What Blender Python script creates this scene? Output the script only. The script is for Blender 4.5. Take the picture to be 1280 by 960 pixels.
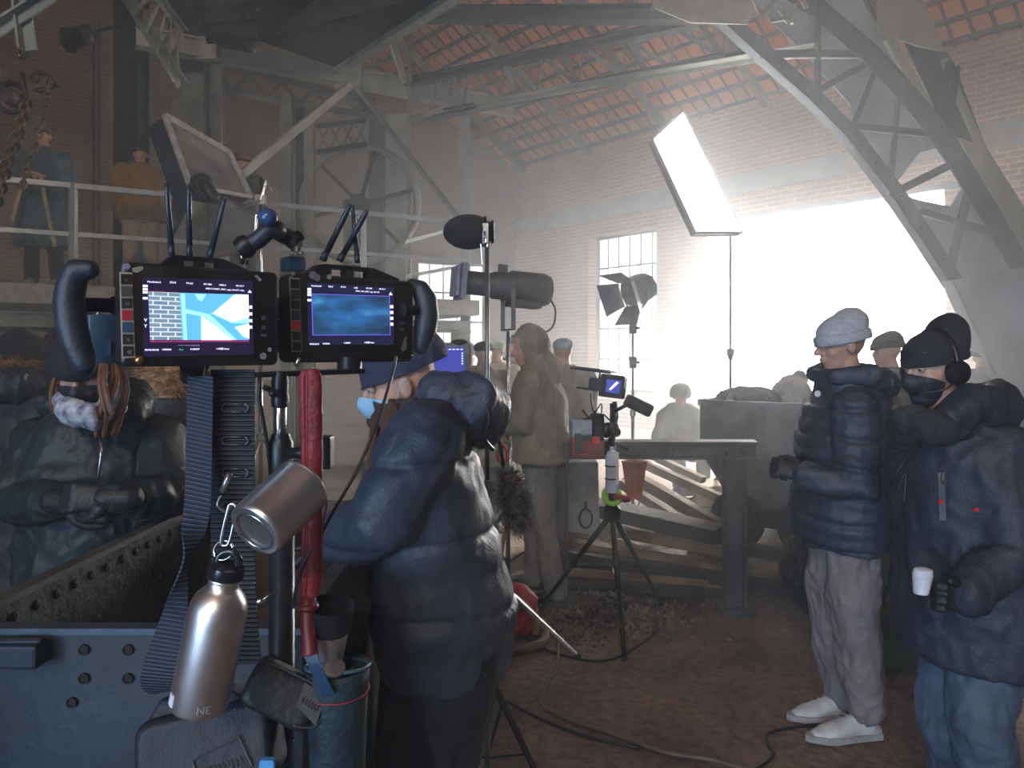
import bpy, bmesh, math, random
from mathutils import Vector as V, Matrix as MX, noise
for o in list(bpy.data.objects): bpy.data.objects.remove(o)
random.seed(7)
C = bpy.context.scene.collection
sc = bpy.context.scene
PI = math.pi; R = math.radians
F, H0 = 900.0, 1.6                      # focal length in pixels of the 1280 wide frame, eye height

# ------------------------------------------------ camera, sky, sun, exposure
cd = bpy.data.cameras.new('camera'); cam = bpy.data.objects.new('camera', cd); C.objects.link(cam)
cam.location = (0, 0, H0); cam.rotation_euler = (R(90), 0, 0)
cd.sensor_width = 36; cd.lens = F/1280*36; cd.shift_y = -40/1280; cd.clip_start = 0.05; cd.clip_end = 200
sc.camera = cam
sc.view_settings.view_transform = 'Standard'; sc.view_settings.look = 'None'
sc.view_settings.gamma = 1; sc.view_settings.use_curve_mapping = False
sc.view_settings.exposure = 0.6
w = bpy.data.worlds.new('sky'); sc.world = w; w.use_nodes = True
wn = w.node_tree.nodes; bg = wn['Background']
bg.inputs['Color'].default_value = (1.0, 0.975, 0.94, 1); bg.inputs['Strength'].default_value = 31.0
SUN_STRENGTH, HAZE, HAZE2 = 6.0, 0.022, 0.050
su = bpy.data.lights.new('sun', 'SUN'); su.energy = SUN_STRENGTH; su.angle = R(3); su.color = (1.0, 0.93, 0.84)
so = bpy.data.objects.new('sun', su); C.objects.link(so)
sd = V((-0.62, -0.74, -0.42)); so.rotation_euler = sd.to_track_quat('-Z', 'Y').to_euler()
# added cool fill lamp, left and behind the camera, with no doorway there
al = bpy.data.lights.new('cool_fill_lamp', 'AREA'); al.shape = 'RECTANGLE'; al.size = 3.4; al.size_y = 2.8; al.energy = 58; al.color = (0.48, 0.70, 1.0); al.spread = R(75)
ao = bpy.data.objects.new('cool_fill_lamp', al); C.objects.link(ao); ao.location = (-3.4, -4.6, 1.6)
ao.rotation_euler = (V((3.0, 3.6, 1.2)) - ao.location).to_track_quat('-Z', 'Y').to_euler()

# added warm fill lamp high behind the camera; the wall there has no openings
bl_ = bpy.data.lights.new('warm_fill_lamp', 'AREA'); bl_.shape = 'RECTANGLE'; bl_.size = 9; bl_.size_y = 2.5; bl_.energy = 1500; bl_.color = (1.0, 0.89, 0.77)
bo_ = bpy.data.objects.new('warm_fill_lamp', bl_); C.objects.link(bo_); bo_.location = (-1.0, -9.0, 7.5)
bo_.rotation_euler = (V((4.0, 12.0, 4.5)) - bo_.location).to_track_quat('-Z', 'Y').to_euler()

def P(px, py, D): return V(((px-640)/F*D, D, H0+(440-py)/F*D))

# ------------------------------------------------ materials
MATS = {}
def nt(name):
    m = bpy.data.materials.new(name); m.use_nodes = True; n = m.node_tree.nodes
    return m, n, m.node_tree.links, n['Principled BSDF']
def mat(name, col, rough=.6, metal=0, var=.15, scale=12, bump=.0, bscale=60, spec=.5, col2=None, sheen=0, alpha=1, trans=0):
    if name in MATS: return MATS[name]
    m, n, L, b = nt(name)
    b.inputs['Roughness'].default_value = rough; b.inputs['Metallic'].default_value = metal
    b.inputs['Specular IOR Level'].default_value = spec
    if sheen: b.inputs['Sheen Weight'].default_value = sheen
    if trans: b.inputs['Transmission Weight'].default_value = trans
    tc = n.new('ShaderNodeTexCoord'); no = n.new('ShaderNodeTexNoise')
    no.inputs['Scale'].default_value = scale; no.inputs['Detail'].default_value = 4
    L.new(tc.outputs['Object'], no.inputs['Vector'])
    cr = n.new('ShaderNodeValToRGB'); L.new(no.outputs['Fac'], cr.inputs['Fac'])
    c = V(col[:3]); d = V((col2 or [x*(1-var*2) for x in col])[:3])
    if not col2: c = c*(1+var)
    cr.color_ramp.elements[0].position = .35; cr.color_ramp.elements[1].position = .68
    cr.color_ramp.elements[0].color = (*d, 1); cr.color_ramp.elements[1].color = (*c, 1)
    L.new(cr.outputs['Color'], b.inputs['Base Color'])
    if bump:
        n2 = n.new('ShaderNodeTexNoise'); n2.inputs['Scale'].default_value = bscale; n2.inputs['Detail'].default_value = 3
        L.new(tc.outputs['Object'], n2.inputs['Vector'])
        bp = n.new('ShaderNodeBump'); bp.inputs['Strength'].default_value = bump; bp.inputs['Distance'].default_value = .01
        L.new(n2.outputs['Fac'], bp.inputs['Height']); L.new(bp.outputs['Normal'], b.inputs['Normal'])
    MATS[name] = m; return m
def emat(name, col, s):
    if name in MATS: return MATS[name]
    m, n, L, b = nt(name)
    b.inputs['Base Color'].default_value = (*[min(1, c) for c in col], 1)
    b.inputs['Emission Color'].default_value = (*col, 1); b.inputs['Emission Strength'].default_value = s
    MATS[name] = m; return m
def brick_mat(name, d, c1, c2, mortar, bw=.26, rh=.085, ms=.012):
    m, n, L, b = nt(name)
    g = n.new('ShaderNodeNewGeometry'); dt = n.new('ShaderNodeVectorMath'); dt.operation = 'DOT_PRODUCT'
    dt.inputs[1].default_value = d; L.new(g.outputs['Position'], dt.inputs[0])
    sp = n.new('ShaderNodeSeparateXYZ'); L.new(g.outputs['Position'], sp.inputs[0])
    cb = n.new('ShaderNodeCombineXYZ'); L.new(dt.outputs['Value'], cb.inputs[0]); L.new(sp.outputs['Z'], cb.inputs[1])
    br = n.new('ShaderNodeTexBrick'); L.new(cb.outputs[0], br.inputs['Vector'])
    br.inputs['Scale'].default_value = 1; br.inputs['Brick Width'].default_value = bw; br.inputs['Row Height'].default_value = rh
    br.inputs['Mortar Size'].default_value = ms; br.inputs['Color1'].default_value = (*c1, 1)
    br.inputs['Color2'].default_value = (*c2, 1); br.inputs['Mortar'].default_value = (*mortar, 1)
    no = n.new('ShaderNodeTexNoise'); no.inputs['Scale'].default_value = .9; no.inputs['Detail'].default_value = 6
    L.new(g.outputs['Position'], no.inputs['Vector'])
    mx = n.new('ShaderNodeMix'); mx.data_type = 'RGBA'; mx.blend_type = 'MULTIPLY'; mx.inputs['Factor'].default_value = .8
    cr = n.new('ShaderNodeValToRGB'); cr.color_ramp.elements[0].color = (.55, .52, .5, 1); cr.color_ramp.elements[0].position = .3
    cr.color_ramp.elements[1].color = (1, 1, 1, 1); cr.color_ramp.elements[1].position = .62
    L.new(no.outputs['Fac'], cr.inputs['Fac']); L.new(br.outputs['Color'], mx.inputs['A']); L.new(cr.outputs['Color'], mx.inputs['B'])
    L.new(mx.outputs['Result'], b.inputs['Base Color']); b.inputs['Roughness'].default_value = .9
    bp = n.new('ShaderNodeBump'); bp.inputs['Strength'].default_value = .5; bp.inputs['Distance'].default_value = .01; bp.invert = True
    L.new(br.outputs['Fac'], bp.inputs['Height']); L.new(bp.outputs['Normal'], b.inputs['Normal'])
    return m

steel = mat('painted_steel', (.26, .295, .285), .6, .1, .22, 2.5, .25, 30)
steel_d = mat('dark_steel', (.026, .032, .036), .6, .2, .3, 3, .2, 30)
steel_l = mat('pale_steel', (.34, .34, .30), .55, .1, .2, 3, .2, 30)
rust = mat('rusty_iron', (.075, .058, .045), .7, .3, .35, 9, .5, 50, col2=(.02, .018, .017))
blk = mat('black_plastic', (.012, .013, .016), .42, 0, .2, 20)
blk_m = mat('black_metal', (.018, .02, .024), .38, .5, .2, 20)
chrome = mat('chrome', (.62, .64, .67), .22, 1, .05)
alu = mat('brushed_aluminium', (.72, .72, .73), .36, 1, .05, 40)
rubber = mat('black_rubber', (.014, .016, .02), .6)
wood = mat('old_plank_wood', (.20, .145, .09), .8, 0, .3, 6, .3, 30)
wood_d = mat('dark_timber', (.028, .026, .026), .7, 0, .3, 8, .3, 40)
skin = mat('skin', (.55, .33, .25), .5, 0, .06, 20, .1, 90)
glass_w = mat('milky_glass', (.8, .85, .9), .3, 0, .03, trans=1)

# ------------------------------------------------ mesh builder
SPLIT = {'hair', 'rim', 'rib', 'clamp_collar', 'collar', 'pin', 'joint', 'slat', 'grip_head', 'orange_patch', 'red_tag', 'colour_frame', 'end_ring', 'grip_arm', 'monitor_mount', 'lever', 'bracing_strips', 'shoulder', 'pan_head', 'arm', 'yoke_plate', 'rocker_button', 'outer_flange', 'stiffener', 'cable'}
class MB:
    def __init__(s, M=None): s.bm = bmesh.new(); s.M = M or MX.Identity(4)
    def v(s, p): return s.bm.verts.new(s.M @ V(p))
    def face(s, vs):
        try: return s.bm.faces.new(vs)
        except ValueError: return None
    def ring_faces(s, a, b):
        n = len(a)
        for i in range(n): s.face((a[i], a[(i+1) % n], b[(i+1) % n], b[i]))
    def hexa(s, c):                                   # eight corners: bottom loop then top loop
        v = [s.v(p) for p in c]
        for f in ((3, 2, 1, 0), (4, 5, 6, 7), (0, 1, 5, 4), (1, 2, 6, 5), (2, 3, 7, 6), (3, 0, 4, 7)): s.face([v[i] for i in f])
        return s
    def box(s, c, d, ax=None):                        # centre, full sizes, optional 3 axes
        c = V(c); a = ax or (V((1, 0, 0)), V((0, 1, 0)), V((0, 0, 1)))
        x, y, z = a[0]*(d[0]/2), a[1]*(d[1]/2), a[2]*(d[2]/2)
        return s.hexa([c-x-y-z, c+x-y-z, c+x+y-z, c-x+y-z, c-x-y+z, c+x-y+z, c+x+y+z, c-x+y+z])
    def rbox(s, c, d, r=.01, n=3):                    # box with rounded edges in the x-z outline, depth along y
        c = V(c); hx, hz = d[0]/2-r, d[2]/2-r; pts = []
        for cx, cz, a0 in ((hx, hz, 0), (-hx, hz, 90), (-hx, -hz, 180), (hx, -hz, 270)):
            for k in range(n+1):
                a = R(a0+90*k/n); pts.append((cx+r*math.cos(a), cz+r*math.sin(a)))
        e = min(r*.4, d[1]*.25); loops = []
        for yy, sh in ((-d[1]/2, e), (-d[1]/2+e, 0), (d[1]/2-e, 0), (d[1]/2, e)):
            loops.append([s.v(c+V((x*(1-sh/(d[0]/2)), yy, z*(1-sh/(d[2]/2))))) for x, z in pts])
        for a, b in zip(loops, loops[1:]): s.ring_faces(a, b)
        s.face(loops[0][::-1]); s.face(loops[-1]); return s
    def beam(s, a, b, w, h, up=(0, 0, 1)):            # bar from a to b, w across, h along up
        a, b = V(a), V(b); d = (b-a); L = d.length; d.normalize(); u = V(up)
        if abs(d.dot(u)) > .98: u = V((0, 1, 0))
        x = d.cross(u).normalized(); u = x.cross(d)
        return s.box((a+b)/2, (w, L, h), (x, d, u))
    def ibeam(s, a, b, w, h, t=.02, up=(0, 0, 1)):
        a, b = V(a), V(b); d = (b-a).normalized(); u = V(up)
        if abs(d.dot(u)) > .98: u = V((0, 1, 0))
        x = d.cross(u).normalized(); u = x.cross(d).normalized()
        s.beam(a, b, t, h-t*2, up); s.beam(a+u*(h/2-t/2), b+u*(h/2-t/2), w, t, up); s.beam(a-u*(h/2-t/2), b-u*(h/2-t/2), w, t, up); return s
    def angle(s, a, b, w, h, t=.012, up=(0, 0, 1)):   # L section
        a, b = V(a), V(b); d = (b-a).normalized(); u = V(up)
        if abs(d.dot(u)) > .98: u = V((0, 1, 0))
        x = d.cross(u).normalized(); u = x.cross(d).normalized()
        s.beam(a, b, t, h, up); s.beam(a+x*(w/2)+u*(h/2), b+x*(w/2)+u*(h/2), w, t, up); return s
    def tube(s, pts, r, n=10, cap=True):
        pts = [V(p) for p in pts]; rs = r if isinstance(r, (list, tuple)) else [r]*len(pts)
        prev = None; loops = []
        for i, p in enumerate(pts):
            d = (pts[min(i+1, len(pts)-1)]-pts[max(i-1, 0)])
            d = d.normalized() if d.length > 1e-9 else V((0, 0, 1))
            if prev is None: u = d.orthogonal().normalized()
            else:
                u = prev-d*prev.dot(d); u = u.normalized() if u.length > 1e-6 else d.orthogonal().normalized()
            prev = u; w_ = d.cross(u)
            loops.append([s.v(p+(u*math.cos(2*PI*k/n)+w_*math.sin(2*PI*k/n))*rs[i]) for k in range(n)])
        for a, b in zip(loops, loops[1:]): s.ring_faces(a, b)
        if cap: s.face(loops[0][::-1]); s.face(loops[-1])
        return s
    def caps(s, pts, r, n=12):                        # tube with round ends, for figures
        pts = [V(p) for p in pts]; rs = list(r) if isinstance(r, (list, tuple)) else [r]*len(pts)
        d0 = (pts[0]-pts[1]).normalized(); d1 = (pts[-1]-pts[-2]).normalized()
        a = [pts[0]+d0*rs[0]*.95, pts[0]+d0*rs[0]*.6]; ar = [rs[0]*.25, rs[0]*.8]
        b = [pts[-1]+d1*rs[-1]*.6, pts[-1]+d1*rs[-1]*.95]; br = [rs[-1]*.8, rs[-1]*.25]
        return s.tube(a+pts+b, ar+rs+br, n)
    def ell(s, c, r, ax=None, n=14, m=9):             # ellipsoid
        c = V(c); a = ax or (V((1, 0, 0)), V((0, 1, 0)), V((0, 0, 1))); loops = []
        top = s.v(c+a[2]*r[2]); bot = s.v(c-a[2]*r[2])
        for j in range(1, m):
            t = PI*j/m
            loops.append([s.v(c+a[0]*(r[0]*math.sin(t)*math.cos(2*PI*k/n))+a[1]*(r[1]*math.sin(t)*math.sin(2*PI*k/n))+a[2]*(r[2]*math.cos(t))) for k in range(n)])
        for x, y in zip(loops, loops[1:]): s.ring_faces(y, x)
        for k in range(n): s.face((top, loops[0][k], loops[0][(k+1) % n])); s.face((bot, loops[-1][(k+1) % n], loops[-1][k]))
        return s
    def loft(s, rings, n=20):                         # rings: (centre, ax, ay, rx, ry)
        loops = []
        for c, ax, ay, rx, ry in rings:
            loops.append([s.v(V(c)+V(ax)*(rx*math.cos(2*PI*k/n))+V(ay)*(ry*math.sin(2*PI*k/n))) for k in range(n)])
        for a, b in zip(loops, loops[1:]): s.ring_faces(a, b)
        s.face(loops[0][::-1]); s.face(loops[-1]); return s
    def lathe(s, prof, c=(0, 0, 0), ax=None, n=28, cap=True):  # prof: (radius, height)
        c = V(c); a = ax or (V((1, 0, 0)), V((0, 1, 0)), V((0, 0, 1))); loops = []
        for r, h in prof:
            loops.append([s.v(c+a[2]*h+(a[0]*math.cos(2*PI*k/n)+a[1]*math.sin(2*PI*k/n))*max(r, 1e-4)) for k in range(n)])
        for x, y in zip(loops, loops[1:]): s.ring_faces(x, y)
        if cap: s.face(loops[0][::-1]); s.face(loops[-1])
        return s
    def prism(s, poly, off):                          # polygon (3D points) extruded by off
        off = V(off); a = [s.v(p) for p in poly]; b = [s.v(V(p)+off) for p in poly]
        s.ring_faces(a, b); s.face(a[::-1]); s.face(b); return s
    def torus(s, c, R1, r, ax=None, n=24, k=8, a0=0, a1=360):
        c = V(c); a = ax or (V((1, 0, 0)), V((0, 1, 0)), V((0, 0, 1))); full = abs(a1-a0-360) < .1
        pts = [c+(a[0]*math.cos(R(a0+(a1-a0)*i/n))+a[1]*math.sin(R(a0+(a1-a0)*i/n)))*R1 for i in range(n+(0 if full else 1))]
        if not full: return s.tube(pts, r, k)
        loops = []
        for i, p in enumerate(pts):
            o_ = (p-c).normalized()
            loops.append([s.v(p+(o_*math.cos(2*PI*j/k)+a[2]*math.sin(2*PI*j/k))*r) for j in range(k)])
        for i in range(len(loops)): s.ring_faces(loops[i], loops[(i+1) % len(loops)])
        return s
    def mesh(s, name):
        bmesh.ops.recalc_face_normals(s.bm, faces=s.bm.faces)
        me = bpy.data.meshes.new(name); s.bm.to_mesh(me); s.bm.free(); return me
    def build(s, name, m, parent=None, smooth=False, bevel=0, label=None):
        if name in SPLIT and parent:                  # every separate piece becomes a part of its own
            out = None; todo = set(s.bm.verts)
            comps = []
            while todo:
                st = [todo.pop()]; c = set(st)
                while st:
                    for e in st.pop().link_edges:
                        for x in e.verts:
                            if x in todo: todo.discard(x); c.add(x); st.append(x)
                comps.append(c)
            if len(comps) > 1:
                for c in sorted(comps, key=lambda c: min(v.index if v.index >= 0 else 0 for v in c)):
                    mb = MB(); mp = {v: mb.bm.verts.new(v.co) for v in c}
                    for f in {f for v in c for f in v.link_faces}: mb.face([mp[v] for v in f.verts])
                    me = mb.mesh(name); o = link(name, me, m, parent, smooth, bevel, label); out = out or o
                s.bm.free(); return out
        me = s.mesh(name); return link(name, me, m, parent, smooth, bevel, label)
def wloc(o):
    p = V((0, 0, 0))
    while o: p += o.location; o = o.parent
    return p
def link(name, me, m, parent=None, smooth=False, bevel=0, label=None):
    if parent: off = wloc(parent)
    else:
        xs = [v.co for v in me.vertices]
        off = V(((min(c.x for c in xs)+max(c.x for c in xs))/2, (min(c.y for c in xs)+max(c.y for c in xs))/2, min(c.z for c in xs)))
    me.transform(MX.Translation(-off))
    o = bpy.data.objects.new(name, me); C.objects.link(o)
    if parent: o.parent = parent
    else: o.location = off
    for x in (m if isinstance(m, (list, tuple)) else [m]): me.materials.append(x)
    if smooth:
        for p in me.polygons: p.use_smooth = True
        if smooth == 'auto':
            me.set_sharp_from_angle(angle=R(38))
    if bevel:
        b = o.modifiers.new('bevel', 'BEVEL'); b.width = bevel; b.segments = 2; b.limit_method = 'ANGLE'; b.angle_limit = R(50)
    if label: o['label'] = label
    return o
def thing(name, label, cat, loc, group=None):
    o = bpy.data.objects.new(name, None); C.objects.link(o); o.location = loc; o.empty_display_size = .1
    o['label'] = label; o['category'] = cat
    if group: o['group'] = group
    return o
def tag(o, label, cat, group=None, kind=None):
    o['label'] = label; o['category'] = cat
    if group: o['group'] = group
    if kind: o['kind'] = kind
    return o
def struct(o): o['kind'] = 'structure'; return o
def rot_frame(c, yaw=0, tilt=0, roll=0): return MX.Translation(V(c)) @ MX.Rotation(R(yaw), 4, 'Z') @ MX.Rotation(R(tilt), 4, 'X') @ MX.Rotation(R(roll), 4, 'Y')
def bez(pts, n=8):                                    # Catmull-Rom through the points
    pts = [V(p) for p in pts]; out = []; q = [pts[0]]+pts+[pts[-1]]
    for i in range(1, len(q)-2):
        for k in range(n):
            t = k/n; a, b, c, d = q[i-1], q[i], q[i+1], q[i+2]
            out.append(.5*((2*b)+(c-a)*t+(2*a-5*b+4*c-d)*t*t+(3*b-a-3*c+d)*t**3))
    out.append(pts[-1]); return out
# ================================================ THE HALL
WD = V((.669, -.743, 0)); WN = V((.743, .669, 0)); W0 = V((1.69, 16, 0))     # window wall: along, outward, origin
GD = V((-.906, -.423, 0)); GN = V((-.423, .906, 0)); GC = V((.09, 17.8, 0))  # gable wall
def wp(s_, z, o=0): return W0+WD*s_+WN*o+V((0, 0, z))
def gp(t, z, o=0): return GC+GD*t+GN*o+V((0, 0, z))
def wall_with_holes(f, x0, x1, zt, holes, th):
    mb = MB(); xs = sorted({x0, x1, *[h[0] for h in holes], *[h[1] for h in holes]})
    for a, b in zip(xs, xs[1:]):
        hs = sorted([(h[2], h[3]) for h in holes if h[0] <= a+1e-6 and h[1] >= b-1e-6]); z = 0
        segs = []
        for h in hs:
            if h[0] > z: segs.append((z, h[0]))
            z = h[1]
        segs.append((z, zt))
        for z0, z1 in segs:
            mb.hexa([f(a, z0), f(b, z0), f(b, z0, th), f(a, z0, th), f(a, z1), f(b, z1), f(b, z1, th), f(a, z1, th)])
    return mb
def fl_mat():
    m, n, L, b = nt('dirt_floor'); g = n.new('ShaderNodeNewGeometry')
    a = n.new('ShaderNodeTexNoise'); a.inputs['Scale'].default_value = 1.3; a.inputs['Detail'].default_value = 8; a.inputs['Roughness'].default_value = .65
    c = n.new('ShaderNodeTexNoise'); c.inputs['Scale'].default_value = 22; c.inputs['Detail'].default_value = 5
    for x in (a, c): L.new(g.outputs['Position'], x.inputs['Vector'])
    r = n.new('ShaderNodeValToRGB'); r.color_ramp.elements[0].color = (.075, .048, .035, 1); r.color_ramp.elements[0].position = .34
    r.color_ramp.elements[1].color = (.25, .165, .12, 1); r.color_ramp.elements[1].position = .66; L.new(a.outputs['Fac'], r.inputs['Fac'])
    r2 = n.new('ShaderNodeValToRGB'); r2.color_ramp.elements[0].color = (.6, .6, .6, 1); r2.color_ramp.elements[1].color = (1.15, 1.15, 1.15, 1)
    r2.color_ramp.elements[0].position = .35; r2.color_ramp.elements[1].position = .6; L.new(c.outputs['Fac'], r2.inputs['Fac'])
    mx = n.new('ShaderNodeMix'); mx.data_type = 'RGBA'; mx.blend_type = 'MULTIPLY'; mx.inputs['Factor'].default_value = 1
    L.new(r.outputs['Color'], mx.inputs['A']); L.new(r2.outputs['Color'], mx.inputs['B']); L.new(mx.outputs['Result'], b.inputs['Base Color'])
    b.inputs['Roughness'].default_value = .8
    bp = n.new('ShaderNodeBump'); bp.inputs['Strength'].default_value = .6; bp.inputs['Distance'].default_value = .02
    L.new(c.outputs['Fac'], bp.inputs['Height']); L.new(bp.outputs['Normal'], b.inputs['Normal']); return m
WALL_H = 6.1
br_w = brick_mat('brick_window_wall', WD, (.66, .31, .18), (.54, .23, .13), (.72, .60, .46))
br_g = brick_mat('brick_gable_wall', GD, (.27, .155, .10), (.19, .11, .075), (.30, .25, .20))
brk = mat('grey_concrete', (.42, .41, .38), .85, 0, .12, 3, .2, 20)
struct(wall_with_holes(wp, -2.4, 27, WALL_H, [(.0, 1.86, .75, 4.15), (3.02, 7.1, 0, 4.08)], .42).build('wall_right', br_w))
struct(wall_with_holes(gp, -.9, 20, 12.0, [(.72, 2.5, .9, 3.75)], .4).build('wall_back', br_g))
GE = gp(20, 0); HE = V((-8, -12, 0)); KE = wp(27, 0)
def plain_wall(name, a, b, h):
    d = (b-a).normalized(); n_ = V((d.y, -d.x, 0))
    struct(MB().hexa([a, b, b+n_*.4, a+n_*.4, a+V((0, 0, h)), b+V((0, 0, h)), b+n_*.4+V((0, 0, h)), a+n_*.4+V((0, 0, h))]).build(name, mat('plain_brick', (.16, .10, .075), .9, 0, .2, 3)))
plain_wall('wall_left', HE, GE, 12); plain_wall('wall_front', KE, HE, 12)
struct(MB().hexa([V((-24, -16, -.2)), V((26, -16, -.2)), V((26, 26, -.2)), V((-24, 26, -.2)), V((-24, -16, 0)), V((26, -16, 0)), V((26, 26, 0)), V((-24, 26, 0))]).build('floor', fl_mat()))
# concrete ring beam above the doorway and lintel
struct(MB().hexa([wp(-2.4, 4.5, -.06), wp(27, 4.5, -.06), wp(27, 4.5, .0), wp(-2.4, 4.5, .0), wp(-2.4, 4.86, -.06), wp(27, 4.86, -.06), wp(27, 4.86, 0), wp(-2.4, 4.86, 0)]).build('trim_1', brk))
struct(MB().hexa([wp(2.8, 4.02, -.05), wp(7.3, 4.02, -.05), wp(7.3, 4.02, .3), wp(2.8, 4.02, .3), wp(2.8, 4.1, -.05), wp(7.3, 4.1, -.05), wp(7.3, 4.1, .3), wp(2.8, 4.1, .3)]).build('trim_2', steel))
# roof: two slopes, terracotta tiles seen from below, on battens and rafters
tp = math.tan(R(30))
def roof_mat():
    m, n, L, b = nt('terracotta_roof_tiles'); g = n.new('ShaderNodeNewGeometry')
    def dot(v):
        d = n.new('ShaderNodeVectorMath'); d.operation = 'DOT_PRODUCT'; d.inputs[1].default_value = v; L.new(g.outputs['Position'], d.inputs[0]); return d.outputs['Value']
    cb = n.new('ShaderNodeCombineXYZ'); L.new(dot(WD), cb.inputs[0]); L.new(dot(-WN/math.cos(R(30))), cb.inputs[1])
    br = n.new('ShaderNodeTexBrick'); L.new(cb.outputs[0], br.inputs['Vector']); br.offset = 0.0
    br.inputs['Scale'].default_value = 1; br.inputs['Brick Width'].default_value = .27; br.inputs['Row Height'].default_value = .38
    br.inputs['Mortar Size'].default_value = .03; br.inputs['Mortar Smooth'].default_value = .6
    br.inputs['Color1'].default_value = (.92, .34, .12, 1); br.inputs['Color2'].default_value = (.52, .17, .08, 1); br.inputs['Mortar'].default_value = (.06, .04, .035, 1)
    L.new(br.outputs['Color'], b.inputs['Base Color']); b.inputs['Roughness'].default_value = .8
    bp = n.new('ShaderNodeBump'); bp.inputs['Strength'].default_value = 1; bp.inputs['Distance'].default_value = .05; bp.invert = True
    L.new(br.outputs['Fac'], bp.inputs['Height']); L.new(bp.outputs['Normal'], b.inputs['Normal']); return m
def rp(s_, i): return W0+WD*s_-WN*i+V((0, 0, WALL_H+i*tp))          # i = metres inward from the window wall
RIDGE = 11.0
def rp2(s_, i): return W0+WD*s_-WN*i+V((0, 0, WALL_H+RIDGE*tp-(i-RIDGE)*tp))
mb = MB(); up = V((0, 0, .12))
for f, a, b in ((rp, -.6, RIDGE), (rp2, RIDGE, 27)):
    q = [f(-9, a), f(30, a), f(30, b), f(-9, b)]; mb.hexa(q+[x+up for x in q])
struct(mb.build('ceiling', roof_mat()))
mb = MB()
for k in range(28): mb.beam(rp(-3, .1+k*.33)-V((0, 0, .03)), rp(20, .1+k*.33)-V((0, 0, .03)), .05, .04)
struct(mb.build('trim_3', mat('roof_batten', (.09, .065, .05), .8)))
mb = MB(); NR = (V((0, 0, 1))*math.cos(R(30))+WN*math.sin(R(30)))
for k in range(9): mb.beam(rp(-2+k*2.1, 0)-NR*.13, rp(-2+k*2.1, RIDGE)-NR*.13, .09, .16, NR)
struct(mb.build('trim_4', mat('roof_rafter', (.22, .18, .14), .8)))
# window bars
def dirty_glass():
    if 'dirty_glass' in MATS: return MATS['dirty_glass']
    m = bpy.data.materials.new('dirty_glass'); m.use_nodes = True; n = m.node_tree.nodes; L = m.node_tree.links; n.remove(n['Principled BSDF'])
    t = n.new('ShaderNodeBsdfTransparent'); tc = n.new('ShaderNodeTexCoord'); mp = n.new('ShaderNodeMapping'); mp.inputs['Scale'].default_value = (6, 6, .8); no = n.new('ShaderNodeTexNoise'); no.inputs['Scale'].default_value = 1.2
    L.new(tc.outputs['Object'], mp.inputs[0]); L.new(mp.outputs[0], no.inputs['Vector']); r = n.new('ShaderNodeValToRGB'); L.new(no.outputs['Fac'], r.inputs[0])
    r.color_ramp.elements[0].color = (.22, .225, .23, 1); r.color_ramp.elements[1].color = (.26, .26, .26, 1); r.color_ramp.elements[0].position = .4; r.color_ramp.elements[1].position = .6
    L.new(r.outputs[0], t.inputs[0]); L.new(t.outputs[0], n['Material Output'].inputs[0]); MATS['dirty_glass'] = m; return m
def window(name, f, x0, x1, z0, z1, cols, rows, th=.30, bars=steel):
    root = struct(MB().beam(f(x0, z0, th), f(x1, z0, th), .06, .06).beam(f(x0, z1, th), f(x1, z1, th), .06, .06).beam(f(x0, z0, th), f(x0, z1, th), .06, .06).beam(f(x1, z0, th), f(x1, z1, th), .06, .06).build(name, bars))
    mb = MB()
    for k in range(1, cols): x = x0+(x1-x0)*k/cols; mb.beam(f(x, z0, th), f(x, z1, th), .025, .025)
    for k in range(1, rows): z = z0+(z1-z0)*k/rows; mb.beam(f(x0, z, th), f(x1, z, th), .03, .035)
    mb.build('window_bars', bars, root)
    mb = MB(); q = [f(x0, z0, th+.02), f(x1, z0, th+.02), f(x1, z1, th+.02), f(x0, z1, th+.02)]; d = f(0, 0, .006)-f(0, 0, 0); mb.prism(q, d); mb.build('window_glass', dirty_glass(), root)
window('window_1', wp, .02, 1.84, .77, 4.13, 6, 5)
window('window_2', gp, .74, 2.48, .92, 3.73, 5, 4)
struct(MB().hexa([wp(-.1, .68, -.08), wp(1.96, .68, -.08), wp(1.96, .68, .4), wp(-.1, .68, .4), wp(-.1, .75, -.08), wp(1.96, .75, -.08), wp(1.96, .75, .4), wp(-.1, .75, .4)]).build('trim_5', brk))
# ================================================ STEELWORK OF THE HALL
def rivets(mb, a, b, n, r=.012, d=(0, -1, 0)):
    a, b = V(a), V(b)
    for k in range(n): mb.ell(a+(b-a)*((k+.5)/n), (r, r, r), n=6, m=4)
def lattice(mb, a0, a1, b0, b1, n, w, h, cross=False):
    """webs between chord a0-a1 and chord b0-b1"""
    a0, a1, b0, b1 = V(a0), V(a1), V(b0), V(b1)
    for k in range(n):
        p, q = a0.lerp(a1, k/n), a0.lerp(a1, (k+1)/n); r, s_ = b0.lerp(b1, k/n), b0.lerp(b1, (k+1)/n)
        if cross: mb.beam(p, s_, w, h); mb.beam(r, q, w, h)
        elif k % 2 == 0: mb.beam(p, s_, w, h)
        else: mb.beam(r, q, w, h)
def plate(mb, pts, th=.02): return mb.prism(pts, (0, th, 0))
def pl(pts, D): return [P(x, y, D) for x, y in pts]
arch_s = mat('arch_steel', (.12, .145, .15), .6, .1, .2, 2.5, .25, 30)
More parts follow.
